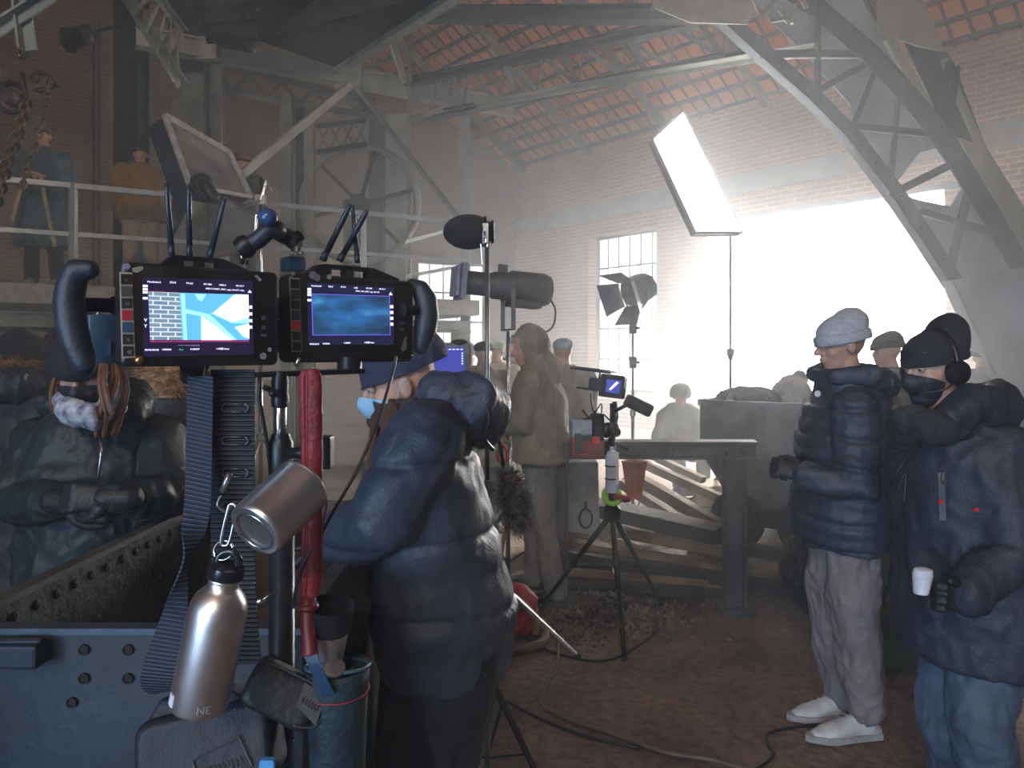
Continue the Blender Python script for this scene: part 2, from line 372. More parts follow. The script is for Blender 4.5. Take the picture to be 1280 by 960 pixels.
# --- large lattice arch rib with its leg
Dn, Df = 6.5, 7.3
arch = thing('arch_truss', 'large riveted steel arch rib curving down beside the bright doorway', 'steel arch', (5.3, 6.9, 0))
inner = [(850, -20), (905, 28), (960, 78), (1010, 122), (1060, 172), (1112, 240), (1150, 296), (1190, 358)]
outer = [(985, -30), (1030, 0), (1098, 58), (1140, 104), (1184, 156), (1214, 202), (1250, 262), (1300, 350)]
def strip(mb, line, D, wpx, dep, side=1):              # flat bar of width wpx pixels following a curve
    L_ = [V((x, y)) for x, y in line]
    for a, b in zip(L_, L_[1:]):
        d = (b-a).normalized(); nn = V((-d.y, d.x))*wpx*side; a2 = a-d*1.5; b2 = b+d*1.5
        mb.prism([P(*a2, D), P(*b2, D), P(*(b2+nn), D), P(*(a2+nn), D)], (0, dep, 0))
def chord_rivets(mb, line, dx):
    for a, b in zip(line, line[1:]):
        for k in range(3):
            t = (k+.5)/3; mb.ell(P(a[0]+(b[0]-a[0])*t+dx, a[1]+(b[1]-a[1])*t-abs(dx)*.3, Dn-.008), (.014, .014, .014), n=6, m=4)
mb = MB(); strip(mb, inner, Dn, 17, .02, -1); strip(mb, inner, Dn, 2.5, .14, -1); chord_rivets(mb, inner, 9)
o_ = mb.build('inner_chord', arch_s, arch)
mb = MB(); strip(mb, outer, Dn, 26, .02, 1); strip(mb, outer, Dn, 2.5, .14, 1); chord_rivets(mb, outer, -12); mb.build('outer_chord', arch_s, arch)
for a, b, w_ in (((1022, -10), (1022, 128), .085), ((950, 68), (1085, 68), .07), ((1010, 120), (1098, 72), .06), ((1062, 168), (1100, 70), .05), ((1124, 102), (1112, 244), .06),
                 ((1068, 158), (1188, 170), .06), ((1112, 244), (1192, 204), .07), ((1217, 212), (1188, 335), .07), ((1149, 264), (1240, 290), .06), ((1060, 30), (1062, 60), .03)):
    MB().beam(P(*a, Dn+.02), P(*b, Dn+.02), .03, w_, (0, 0, 1)).build('brace', arch_s, arch)
mb = MB(); web_m = mat('blue_grey_steel', (.36, .42, .46), .6, .1, .15, 2, .2, 20)
plate(mb, pl([(905, -30), (1060, -30), (1100, 40), (1140, 104), (1150, 190), (1112, 240), (1062, 130), (1000, 60)], Df))
plate(mb, pl([(1140, 104), (1205, 150), (1222, 205), (1185, 182), (1150, 190)], Df))
plate(mb, pl([(1222, 205), (1290, 300), (1330, 620), (1275, 560), (1190, 362), (1150, 296), (1112, 240), (1150, 250), (1188, 258)], Df))
mb.build('web_plate', web_m, arch)
mb = MB()
plate(mb, pl([(1190, 350), (1300, 330), (1400, 900), (1360, 900), (1285, 560)], Dn-.1), .02)
a = pl([(1190, 350), (1285, 560), (1360, 900)], Dn-.1)
for p, q in zip(a, a[1:]): mb.prism([p, q, q+V((.02, .0, 0)), p+V((.02, 0, 0))], (0, .16, 0))
mb.build('leg_plate', web_m, arch)
tan = mat('lit_tan_steel', (.36, .34, .26), .55, .1, .12, 3, .2, 20)  # tan tone carries the light falling on the outer flanges
mb = MB(); plate(mb, pl([(1099, -20), (1146, -20), (1181, 64), (1150, 58), (1097, 40)], Df-.35))
mb.build('gusset_plate', tan, arch)
mb = MB(); strip(mb, [(1118, 45), (1172, 140), (1184, 160)], Df-.3, 12, .05, 1); strip(mb, [(1186, 72), (1200, 110), (1232, 182), (1300, 290)], Df-.2, 8, .3, 1)
mb.build('outer_flange', tan, arch)
mb = MB(); plate(mb, pl([(1130, 50), (1181, 62), (1193, 80), (1232, 182), (1200, 176), (1170, 134)], Df-.15)); mb.build('stiffened_web', steel_d, arch)
mb = MB(); plate(mb, pl([(1199, 172), (1232, 184), (1300, 290), (1320, 420), (1262, 300)], Df-.4)); mb.build('knee_plate', tan, arch)
for a, b in (((1188, 78), (1172, 140)), ((1196, 84), (1186, 160))): MB().beam(P(*a, Df-.45), P(*b, Df-.45), .04, .06).build('stiffener', steel_d, arch)
# --- roof truss running from the frame to the arch
tr = thing('roof_truss', 'long dark lattice truss running under the roof tiles to the arch rib', 'truss', P(700, 100, 8))
t0, t1, b0, b1 = P(508, 104, 9.4), P(905, 20, 7), P(516, 150, 9.4), P(940, 66, 7)
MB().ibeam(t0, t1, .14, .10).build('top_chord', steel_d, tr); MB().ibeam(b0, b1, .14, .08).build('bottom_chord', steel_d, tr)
mb = MB(); lattice(mb, t0, t1, b0, b1, 16, .02, .04)
for k in range(0, 17, 3): mb.beam(t0.lerp(t1, k/16), b0.lerp(b1, k/16), .03, .06)
mb.build('web_bars', steel, tr)
MB().angle(P(596, 133, 8.7), P(1020, 62, 6.6), .12, .05).build('lower_flange', steel_l, tr)
# --- purlin beam high up
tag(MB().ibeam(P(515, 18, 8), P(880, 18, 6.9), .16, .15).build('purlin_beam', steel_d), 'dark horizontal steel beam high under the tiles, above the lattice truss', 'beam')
# top gusset with perforated bright strips
g_ = thing('gusset_bracket', 'pale pointed gusset plate at the head of the arch rib', 'bracket', P(870, 20, 6.4))
plate(MB(), pl([(815, 8), (830, -30), (960, -30), (935, 30), (863, 28)], 6.4)).build('gusset_plate', steel_l, g_)
mb = MB()
for a, b in (((940, -5), (952, 20)), ((952, 18), (975, -8)), ((975, 12), (985, 28)), ((995, 5), (990, 30)), ((962, 26), (990, 22)), ((1000, -6), (1008, 10))): mb.beam(P(*a, 6.2), P(*b, 6.2), .02, .035)
mb.build('bracing_strips', steel_l, g_)
PD = V((.88, .474, 0)); PN = V((-.474, .88, 0)); P0 = V((-4.58, 7.57, 0)); GZ = 2.3
def galD(px, o):                                       # depth of the gallery edge line (o metres behind the edge)
    k = (px-640)/F; q = P0+PN*o; t = (k*q.y-q.x)/(PD.x-k*PD.y); return q.y+PD.y*t
# --- level plate girder and the frame under it
gird = thing('plate_girder', 'grey plate girder spanning from the dark column past the tall riveted column', 'girder', P(420, 100, 8.2))
A, B = P(170, 46, galD(170, .35)), P(642, 136, galD(642, .35))
gp_m = mat('pale_grey_paint', (.40, .43, .41), .6, .1, .15, 2.5, .2, 30)
mb = MB(); mb.ibeam(A, B, .16, .23, .025); rivets(mb, A+V((0, -.09, .07)), B+V((0, -.09, .07)), 60, .011); mb.build('girder', gp_m, gird)
for x, y, s_ in ((262, 62, .24), (437, 96, .34), (577, 128, .26)):
    D = galD(x, .35); mb = MB(); mb.box(P(x, y, D)+V((0, -.1, -.02)), (s_, .02, s_*1.1)); mb.build('joint_plate', gp_m, gird)
lat = thing('lattice_girder', 'shallow lattice girder just under the plate girder, above the columns', 'girder', P(370, 120, 8.2))
e0, e1 = galD(268, .9), galD(468, .9); c0, c1, d0, d1 = P(268, 82, e0), P(468, 128, e1), P(268, 112, e0), P(468, 147, e1)
MB().angle(d0, d1, .06, .07).build('bottom_chord', steel, lat); MB().angle(c0, c1, .06, .05).build('top_chord', steel, lat)
mb = MB(); lattice(mb, c0, c1, d0, d1, 10, .02, .05); mb.build('web_bars', steel, lat)
def column(px, wpx, ytop, D, label, m_=steel, dep=.25, riv=True, zb=0, name='steel_column'):
    x = (px-640)/F*D; w_ = wpx/F*D; zt = H0+(440-ytop)/F*D
    t = thing(name, label, 'column', (x, D, zb)); mb = MB()
    mb.box((x, D, (zt+zb)/2), (w_, .02, zt-zb)); mb.box((x, D+dep, (zt+zb)/2), (w_, .02, zt-zb)); mb.box((x-w_*.3, D+dep/2, (zt+zb)/2), (.02, dep, zt-zb)); mb.box((x+w_*.3, D+dep/2, (zt+zb)/2), (.02, dep, zt-zb))
    if riv:
        for sx in (-.4, .4):
            for k in range(int((zt-zb)/.16)): mb.ell((x+w_*sx, D-.012, zb+.1+k*.16), (.01, .01, .01), n=6, m=4)
    mb.build('shaft', m_, t)
    MB().box((x, D+dep/2, zb+.03), (w_+.16, dep+.2, .06)).build('base_plate', m_, t)
    return t
column(157, 30, -60, galD(157, 1.9), 'black box column behind the men on the gallery, left of the plate girder end', steel_d, .3)
column(235, 40, 66, galD(235, 0.75), 'wide grey column directly under the plate girder, behind the tilted lamp head')
column(270, 13, 56, galD(270, 0.35), 'slim grey post at the corner joint of the plate girder', riv=False, dep=.1)
column(357, 14, 118, galD(357, 0.75), 'round-edged grey column beside the man in the brown hat', riv=False, dep=.14)
column(386, 12, 126, galD(386, 0.85), 'pale slender column between the hatted man and the spoked wheel', steel_l, riv=False, dep=.1)
column(374, 9, 126, galD(374, 1.1), 'thin dark column half hidden beside the pale slender column', steel_d, riv=False, dep=.1)
column(471, 20, 140, galD(471, 0.95), 'smooth dark grey column just left of the riveted plate column', mat('slate_steel', (.12, .15, .165), .6, .1), riv=False, dep=.2)
column(495, 26, 142, galD(495, 0.6), 'tall riveted plate column, widest of the group by the spoked wheel', gp_m)
column(511, 5, 146, galD(511, 0.45), 'narrow pale edge post against the riveted plate column', steel_l, riv=False, dep=.05)
column(581, 11, 128, galD(581, 0.3), 'lone grey post right of the riveted column, holding up the girder end', gp_m, riv=False, dep=.1)
def brace(a, b, w_, h, label, m_=steel, nm='diagonal_brace'): return tag(MB().angle(a, b, w_, h).build(nm, m_), label, 'brace')
brace(P(440, 106, 8.75), P(300, 222, 7.6), .07, .08, 'pale diagonal brace running down left from the girder joint', gp_m)
brace(P(443, 108, 8.8), P(575, 276, 9.3), .04, .05, 'thin diagonal rod running down right from the girder joint')
brace(P(484, 44, 7.6), P(502, 104, 8.4), .06, .08, 'short sloping strut standing on the girder by its joint', steel_l)
brace(P(510, 30, 8), P(511, 104, 8.6), .04, .06, 'short upright strut on the girder near the sloping strut')
brace(P(512, 150, 8.9), P(572, 132, 9.1), .05, .05, 'short pale knee strut between riveted column and lone post', steel_l)
brace(P(506, 346, 8.9), P(576, 333, 9.6), .03, .04, 'thin grey bar under the gallery rail beside the riveted column')
brace(P(506, 303, 8.9), P(556, 289, 9.6), .03, .04, 'thin grey bar behind the black oval reflector')
# dark box girder overhead
bg_ = thing('box_girder', 'broad dark box girder slanting overhead with a pale lower edge', 'girder', P(450, 40, 6.2))
q = [P(418, 84, 7.6), P(590, -20, 4.9), P(430, -25, 4.9), P(322, 50, 7.6)]
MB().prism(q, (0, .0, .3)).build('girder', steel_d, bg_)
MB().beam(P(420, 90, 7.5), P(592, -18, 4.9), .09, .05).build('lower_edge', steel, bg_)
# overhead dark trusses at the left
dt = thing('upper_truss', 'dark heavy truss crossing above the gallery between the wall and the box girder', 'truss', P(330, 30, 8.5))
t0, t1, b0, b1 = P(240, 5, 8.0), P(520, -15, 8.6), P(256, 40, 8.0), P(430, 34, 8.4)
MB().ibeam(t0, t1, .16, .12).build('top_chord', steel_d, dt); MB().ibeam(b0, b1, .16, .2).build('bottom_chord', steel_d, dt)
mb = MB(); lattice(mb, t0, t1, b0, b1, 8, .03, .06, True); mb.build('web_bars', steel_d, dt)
MB().box(P(265, 25, 8.6), (.9, .3, .7)).build('web_plate', steel_d, dt)
ls = thing('lattice_strut', 'pale lattice strut sloping down to the left end of the plate girder', 'strut', P(195, 40, 7))
a0, a1, b0, b1 = P(152, -8, 6.6), P(224, 108, 7.3), P(190, -8, 6.6), P(228, 42, 7.3)
MB().angle(a0, a1, .09, .08).build('chord', steel, ls); MB().angle(b0, b1, .06, .06).build('chord', steel, ls)
mb = MB(); lattice(mb, a0, a1, b0, b1, 5, .02, .04, True); mb.build('web_bars', steel_l, ls)
xl = thing('cross_braced_frame', 'small dark cross-braced lattice above the spoked wheel', 'lattice', P(418, 172, 9.4))
a0, a1, b0, b1 = P(396, 158, 9.4), P(458, 150, 9.4), P(396, 190, 9.4), P(458, 180, 9.4)
MB().beam(a0, a1, .05, .05).beam(b0, b1, .05, .05).build('frame', steel_d, xl)
mb = MB(); lattice(mb, a0, a1, b0, b1, 4, .02, .03, True); mb.build('web_bars', steel, xl)
# spoked sheave wheel
wh = thing('sheave_wheel', 'large spoked winding wheel between the columns at the back of the gallery', 'wheel', P(452, 335, 9.7))
cw = P(450, 255, 9.7); ax = (V((1, 0, 0)), V((0, 0, 1)), V((0, -1, 0)))
MB().torus(cw, .78, .05, ax, 40).build('rim', steel, wh, True)
for k in range(6):
    a = R(15+60*k); MB().beam(cw, cw+(ax[0]*math.cos(a)+ax[1]*math.sin(a))*.76, .03, .05).build('spoke', steel_d, wh)
MB().lathe([(.09, -.1), (.12, -.1), (.12, .1), (.05, .1)], cw, ax).build('hub', steel_d, wh)
MB().box(P(450, 335, 9.7)+V((0, .15, .1)), (.5, .1, 1.7)).build('bearing_stand', steel_d, wh)
# gallery
def gal(t, o, z): return P0+PD*t+PN*o+V((0, 0, z))
g = thing('gallery', 'raised grey gallery floor carrying the railing and the costumed men', 'platform', gal(0, 1, 0))
MB().hexa([gal(-4, 0, GZ-.2), gal(4.7, 0, GZ-.2), gal(4.7, 2.6, GZ-.2), gal(-4, 2.6, GZ-.2), gal(-4, 0, GZ), gal(4.7, 0, GZ), gal(4.7, 2.6, GZ), gal(-4, 2.6, GZ)]).build('deck', mat('gallery_concrete', (.36, .37, .36), .8), g)
MB().ibeam(gal(-4, .1, GZ-.36), gal(4.6, .1, GZ-.36), .14, .16).ibeam(gal(-4, 2.3, GZ-.32), gal(4.6, 2.3, GZ-.32), .14, .22).build('edge_beam', steel, g)
for t in (-3.5, 1.4, 4.4):
    for o_ in (.12, 2.4): MB().ibeam(gal(t, o_, 0), gal(t, o_, GZ-.4), .12, .12).build('support_post', steel, g)
rl = thing('railing', 'pale tubular railing along the gallery edge in front of the costumed men', 'railing', gal(0, .03, GZ))
rm = mat('galvanised_rail', (.42, .47, .50), .45, .4, .08)
MB().beam(gal(-4, .03, 3.35), gal(4.6, .03, 3.35), .05, .055).build('top_rail', rm, rl)
MB().beam(gal(-4, .03, 2.84), gal(4.6, .03, 2.84), .03, .045).build('middle_rail', rm, rl)
for t in (-1.9, -.03, 1.84, 3.1, 4.55): MB().beam(gal(t, .03, GZ), gal(t, .03, 3.38), .06, .065).build('post', rm, rl)
# pipes and lamp on the gable wall
for x, nm in ((118, 'thin vertical pipe on the brick wall behind the gallery, nearer the blue coat'), (126, 'thin vertical pipe on the brick wall behind the gallery, nearer the tan jacket')):
    t = None
    for k in range(400):
        t = 5+k*.03; p = gp(t, 0, -.06)
        if p.x/p.y*F+640 < x: break
    tag(MB().tube([gp(t, 2, -.06), gp(t, 8, -.06)], .022, 8).build('wall_pipe', steel_d), nm, 'pipe')
sl = thing('stage_lamp', 'small black lamp clamped high on the brick wall at upper left', 'lamp', P(97, 50, 7.4))
ax = (V((.3, .95, 0)), V((0, 0, 1)), V((-.95, .3, -.1)).normalized())
MB().lathe([(.05, -.16), (.10, -.12), (.10, .1), (.13, .14), (.12, .14), (.09, .1)], P(100, 46, 7.4), ax).build('lamp_head', blk, sl, 'auto')
MB().tube([P(100, 46, 7.4), P(112, 40, 7.5), P(150, 32, 7.6)], .02).build('arm', blk, sl)
# chain hoist
def chain(mb, pts, L=.05, r=.008, wd=.018):
    pts = bez(pts, 12); d = 0; nxt = 0; k = 0
    for a, b in zip(pts, pts[1:]):
        seg = (b-a).length
        while nxt <= d+seg:
            c = a.lerp(b, (nxt-d)/seg if seg else 0); t = (b-a).normalized(); u = t.orthogonal().normalized(); w_ = t.cross(u)
            if k % 2: u, w_ = w_, u
            loop = [c+t*(L*.5*math.cos(2*PI*j/10))+u*(wd*math.sin(2*PI*j/10)) for j in range(11)]
            mb.tube(loop, r, 5, False); nxt += L*.74; k += 1
        d += seg
    return mb
hb = thing('overhead_bracket', 'pale steel angle bracket at the top left corner holding the chain', 'bracket', P(30, 0, 3.6))
MB().angle(P(16, -20, 3.6), P(27, 62, 3.6), .06, .05).build('hanger', steel, hb)
MB().angle(P(-20, 52, 3.6), P(80, -12, 3.6), .05, .05).build('diagonal_bar', steel, hb)
h = thing('chain_hoist', 'rusty chain hoist with hook block and hanging chains at upper left', 'hoist', P(30, 120, 3.7))
ax = (V((1, 0, 0)), V((0, 0, 1)), V((0, -1, 0)))
chain(MB(), [P(30, -10, 3.7), P(31, 30, 3.7), P(28, 78, 3.7)], .07, .009, .02).build('top_chain', rust, h, True)
for x, y, r_ in ((14, 122, .075), (50, 102, .045)):
    mb = MB(); mb.torus(P(x, y, 3.68), r_, .014, ax, 24); mb.torus(P(x, y, 3.73), r_, .014, ax, 24); mb.lathe([(.01, -.05), (r_*.55, -.045), (r_*.55, .045), (.01, .05)], P(x, y, 3.7), ax, 16); mb.build('pulley', rust, h, 'auto')
MB().prism(pl([(0, 84), (26, 92), (62, 96), (68, 104), (40, 112), (24, 104), (4, 96)], 3.66), (0, .05, 0)).build('yoke_plate', mat('brown_iron', (.09, .068, .045), .6, .4), h)
hk = [P(28, 92, 3.66), P(30, 108, 3.66), P(34, 120, 3.66), P(26, 130, 3.66), P(14, 124, 3.66), P(14, 112, 3.66)]
MB().tube(bez(hk), .012, 8).build('hook', rust, h, True)
chain(MB(), [P(60, 104, 3.66), P(58, 122, 3.66), P(48, 170, 3.66), P(34, 205, 3.66), P(28, 238, 3.66)], .045, .006, .014).build('hanging_chain', mat('brass_brown_iron', (.15, .105, .055), .55, .5), h, True)
chain(MB(), [P(34, 132, 3.7), P(26, 165, 3.7), P(8, 215, 3.7), P(-6, 270, 3.7)], .05, .009, .018).build('hanging_chain', rust, h, True)
chain(MB(), [P(30, 135, 3.62), P(16, 180, 3.62), P(4, 212, 3.62), P(-4, 240, 3.62)], .05, .009, .018).build('hanging_chain', mat('brass_brown_iron', (0, 0, 0)), h, True)
# ================================================ PEOPLE
def bake(mb, vox, smooth_it=4, disp=None, name='tmp'):
    """voxel-union the closed pieces into one continuous skin, smooth it, displace it (world coordinates in, world out)"""
    me = mb.mesh(name); o = bpy.data.objects.new(name, me); C.objects.link(o)
    m = o.modifiers.new('r', 'REMESH'); m.mode = 'VOXEL'; m.voxel_size = vox; m.adaptivity = 0
    if smooth_it:
        s_ = o.modifiers.new('s', 'SMOOTH'); s_.iterations = smooth_it; s_.factor = .5
    dg = bpy.context.evaluated_depsgraph_get(); out = bpy.data.meshes.new_from_object(o.evaluated_get(dg))
    bpy.data.objects.remove(o); bpy.data.meshes.remove(me)
    if disp:
        ns = [v.normal.copy() for v in out.vertices]
        for v, n_ in zip(out.vertices, ns): v.co = v.co+n_*disp(v.co, n_)
    return out
def folds(amp, sc_=7, seam=None, stretch=(1, 1, .55), seed=0):
    """soft cloth folds; seam=(pitch, depth) adds the stitched rows of a quilted jacket"""
    def f(p, n_):
        q = V((p.x*stretch[0], p.y*stretch[1], p.z/stretch[2]*.4))*sc_+V((seed, seed*1.7, 0))
        a = noise.noise(q); d = (1-abs(a)*2.2)*amp+noise.noise(q*2.3)*amp*.5-(abs(noise.noise(q*3.3+V((5, 2, 9))))-.22)*amp*.9
        if seam:
            z = p.z+.018*noise.noise(p*4+V((seed, 0, 0))); k = (z/seam[0]) % 1; k = min(k, 1-k)*seam[0]
            d += -seam[1]*math.exp(-(k/.010)**2)+seam[1]*.5*math.sin(PI*min(1, k*2/seam[0]))+noise.noise(p*30)*.0025
        return d
    return f
def basis(f, up=(0, 0, 1)):
    f = V(f).normalized(); u = V(up); r = f.cross(u).normalized(); u = r.cross(f).normalized(); return f, r, u
def head_shape(mb, c, f, r, u, s_=1):
    def q(a, b, d): return c+(f*a+r*b+u*d)*s_
    ax = (r, f, u); E = lambda a, b, d, rr, ff, uu: mb.ell(q(a, b, d), (rr*s_, ff*s_, uu*s_), ax)
    E(-.012, 0, .028, .074, .094, .088); E(.026, 0, -.04, .056, .062, .074); E(.05, 0, -.088, .030, .028, .024)
    E(.045, .030, -.025, .030, .036, .036); E(.045, -.030, -.025, .030, .036, .036); E(.072, 0, .034, .048, .014, .012); E(.06, 0, .06, .055, .024, .04)
    mb.caps([q(.082, 0, .022), q(.098, 0, -.006), q(.108, 0, -.024)], [.009*s_, .010*s_, .014*s_], 10)
    E(.094, .012, -.027, .008, .010, .008); E(.094, -.012, -.027, .008, .010, .008)
    E(.086, 0, -.051, .022, .010, .006); E(.084, 0, -.062, .019, .010, .007)
    for k in (-1, 1): E(-.008, .076*k, -.004, .010, .020, .031)
def arm_chain(sh, el, wr): return [sh, sh.lerp(el, .5), el, el.lerp(wr, .45), wr]
def hand_shape(mb, wr, d, n_, curl=40, s_=1, spread=1, side=1, fat=1.0):
    """palm leaves the wrist along d, palm faces n_; five separate fingers"""
    d = V(d).normalized(); n_ = V(n_); n_ = (n_-d*d.dot(n_)).normalized(); x = d.cross(n_).normalized()*side
    def q(a, b, c_): return wr+(d*a+x*b+n_*c_)*s_
    mb.loft([(q(-.01, 0, 0), x, n_, .026*s_, .019*s_), (q(.03, 0, 0), x, n_, .036*s_, .016*s_), (q(.085, 0, 0), x, n_, .041*s_, .013*s_), (q(.098, 0, 0), x, n_, .036*s_, .009*s_)], 14)
    for i, (b, L_) in enumerate(((.031, .075), (.011, .083), (-.010, .077), (-.030, .062))):
        p = q(.088, b, 0); ang = R(curl*.5); pts = [p]
        for j, seg in enumerate((.45, .32, .25)):
            dd = d*math.cos(ang)+n_*math.sin(ang)+x*(b*spread*1.2); p = p+dd.normalized()*(L_*seg*s_); pts.append(p); ang += R(curl*.7)
        mb.caps(pts, [.0098*s_*fat, .0092*s_*fat, .0085*s_*fat, .007*s_*fat], 8)
    p = q(.02, .030, .004); t = [p, p+(d*.6+x*.6+n_*.3)*(.030*s_), p+(d*1.0+x*.6+n_*.6)*(.044*s_), p+(d*1.35+x*.4+n_*.85)*(.052*s_)]
    mb.caps(t, [.014*s_*fat, .0115*s_*fat, .010*s_*fat, .0085*s_*fat], 8)
def boots(name, heel, f, m_, parent, L=.28, w_=.05, sole=None, top=.10, vox=.006):
    f = V(f).normalized(); r = f.cross(V((0, 0, 1))).normalized(); z = V((0, 0, 1)); h = V(heel); mb = MB()
    mb.loft([(h-f*.02+z*.03, r, z, w_*.6, .028), (h+f*.02+z*.045, r, z, w_*.75, .042), (h+f*.09+z*.05, r, z, w_*.78, .048), (h+f*.16+z*.038, r, z, w_*.95, .034), (h+f*.22+z*.03, r, z, w_*.85, .027), (h+f*(L-.03)+z*.022, r, z, w_*.4, .016)], 14)
    mb.caps([h+f*.03+z*.05, h+f*.025+z*top], [.042, .044], 12)
    o = link(name, bake(mb, vox, 3), m_, parent, True)
    if sole:
        pts = [(-.03, 0), (-.02, .7), (.05, .75), (.13, .85), (.18, 1.02), (.23, .9), (L-.01, .3), (L, 0)]
        poly = [h+f*a+r*(w_*b)+z*.001 for a, b in pts]+[h+f*a-r*(w_*b)+z*.001 for a, b in pts[::-1][1:-1]]
        MB().prism(poly, (0, 0, .026)).build('sole', sole, o)
    return o
def body(name, label, J, f, hf, vox=.012, hands=None, group=None, s_=1, skin_m=skin, hr=None, hs=None):
    """J: joints in world space; f body facing, hf head facing (with pitch)"""
    f, r, u = basis(f); hf, hr_, hu = basis(hf); mb = MB(); hip, ch, nk, hd = J['hip'], J['chest'], J['neck'], J['head']; sh = r*.17*s_
    head_shape(mb, hd, hf, hr_, hu, hs or s_)
    mb.caps([nk-(nk-ch)*.2, nk, hd-hu*.06*s_-hf*.01], [.062*s_, .055*s_, .055*s_], 14)
    w1 = hip.lerp(ch, .5); d = (ch-hip).normalized(); ff = r.cross(d).normalized()*-1
    mb.loft([(hip-d*.08, r, ff, .10*s_, .08*s_), (hip, r, ff, .15*s_, .10*s_), (w1, r, ff, .13*s_, .09*s_), (ch, r, ff, .16*s_, .105*s_), (ch.lerp(nk, .6), r, ff, .15*s_, .085*s_), (nk, r, ff, .07*s_, .06*s_)], 18)
    for k in ('L', 'R'):
        mb.caps(arm_chain(J['sh'+k], J['el'+k], J['wr'+k]), [.050*s_, .043*s_, .037*s_, .034*s_, .025*s_], 12)
        mb.caps([J['hp'+k], J['hp'+k].lerp(J['kn'+k], .5), J['kn'+k], J['kn'+k].lerp(J['an'+k], .35), J['an'+k]], [.082*s_, .070*s_, .052*s_, .050*s_, .034*s_], 12)
    if hands:
        for (wr, dd, nn, curl, side) in hands: hand_shape(mb, wr, dd, nn, curl, s_, 1, side)
    me = bake(mb, vox, 2); me.name = name
    o = link(name, me, skin_m, None, True); tag(o, label, 'person', group); return o
def eyes(parent, hd, hf, s_=1):
    hf, r, u = basis(hf)
    for k in (-1, 1):
        c = hd+(hf*.077+r*.031*k+u*.010)*s_
        e = MB().ell(c-hf*.0015*s_, (.0108*s_,)*3).build('eye', mat('eye_white', (.30, .28, .26), .3, 0, .03), parent, True)
        MB().ell(c+hf*.0052*s_, (.0062*s_,)*3).build('iris', mat('iris', (.03, .02, .015), .2), e, True)
        MB().ell(c+(u*.0035-hf*.001)*s_, (.0135*s_, .0118*s_, .0095*s_), (r, hf, (u+hf*.3).normalized())).build('eyelid', skin, parent, True)
        MB().caps([c+(hf*.010+r*.014*k+u*.016)*s_, c+(hf*.014+u*.021)*s_, c+(hf*.012-r*.012*k+u*.016)*s_], .0035*s_, 6).build('eyebrow', mat('brown_hair', (.06, .035, .02), .8), parent, True)
def coat_shape(mb, J, f, rr, s_=1, hem=None, sleeve=.06, cuff=.042, flare=1.0, low=None):
    """rr = (rx, ry) at hem, hip, waist, chest, shoulder"""
    f, r, u = basis(f); hip, ch, nk = J['hip'], J['chest'], J['neck']; d = (ch-hip).normalized(); ff = -r.cross(d).normalized()
    hem = hip-V((0, 0, .12)) if hem is None else hem
    rg = [(hem, rr[0]), (hip, rr[1]), (hip.lerp(ch, .5), rr[2]), (ch, rr[3]), (ch.lerp(nk, .62), rr[4]), (nk, (rr[4][0]*.55, rr[4][1]*.72))]
    mb.loft([(c, r, ff if i > 0 else f, a*s_, b*s_) for i, (c, (a, b)) in enumerate(rg)], 24)
    for k in ('L', 'R'):
        mb.caps(arm_chain(J['sh'+k], J['el'+k], J['el'+k].lerp(J['wr'+k], .88)), [sleeve*1.18*s_, sleeve*1.05*s_, sleeve*s_, sleeve*.9*s_, cuff*s_], 14)
def trouser_shape(mb, J, f, th=.10, kn=.075, an=.06, top=.17, s_=1):
    f, r, u = basis(f); hip = J['hip']
    mb.loft([(hip-u*.10*s_, r, f, top*.92*s_, .12*s_), (hip, r, f, top*s_, .125*s_), (hip+u*.1*s_, r, f, top*.9*s_, .11*s_)], 18)
    for k in ('L', 'R'): mb.caps([J['hp'+k], J['hp'+k].lerp(J['kn'+k], .5), J['kn'+k], J['kn'+k].lerp(J['an'+k], .5), J['an'+k]], [th*s_, th*.93*s_, kn*s_, (kn+an)/2*s_, an*s_], 14)
def cut(me, co, no):
    bm = bmesh.new(); bm.from_mesh(me); bmesh.ops.bisect_plane(bm, geom=bm.verts[:]+bm.edges[:]+bm.faces[:], plane_co=co, plane_no=no, clear_outer=True); bm.to_mesh(me); bm.free(); return me
def beanie(parent, hd, hf, m_, tall=.06, back=.03, cuff=True, vox=.006, s_=1, name='beanie', low=.03, slouch=0, bulge=None):
    hf, r, u = basis(hf); c = hd+(u*.035-hf*.012)*s_; mb = MB(); t = (u-hf*.35).normalized()
    head_shape(mb, hd, hf, r, u, s_); mb.ell(c, (.086*s_, .108*s_, .094*s_), (r, hf, u)); mb.ell(hd+(hf*.045+u*.055)*s_, (.064*s_, .048*s_, .045*s_), (r, hf, u))
    if bulge: mb.ell(hd+(u*bulge[1]-hf*bulge[0])*s_, (bulge[2]*s_, bulge[3]*s_, bulge[4]*s_), (r, hf, (u-hf*.25).normalized()))
    else: mb.ell(c+t*tall*s_-hf*(back+slouch)*s_, (.070*s_, .078*s_, .082*s_), (r, hf, u))
    o = bake(mb, vox, 6, lambda p, n_: .007*s_+.0028*noise.noise(p*22)+.001*noise.noise(p*70))
    n_ = (u+hf*.12).normalized(); cut(o, hd+u*low*s_-hf*.01, -n_)
    ob = link(name, o, m_, parent, True); sm = ob.modifiers.new('t', 'SOLIDIFY'); sm.thickness = .006
    if cuff:
        cc = hd+u*(low+.014)*s_-hf*.010*s_; fw = n_.cross(r)
        mb = MB(); mb.loft([(cc-n_*.020*s_, r, fw, .093*s_, .116*s_), (cc-n_*.016*s_, r, fw, .097*s_, .120*s_), (cc+n_*.018*s_, r, fw, .097*s_, .120*s_), (cc+n_*.024*s_, r, fw, .090*s_, .113*s_)], 28); mb.build('cuff', m_, ob, True)
    return ob
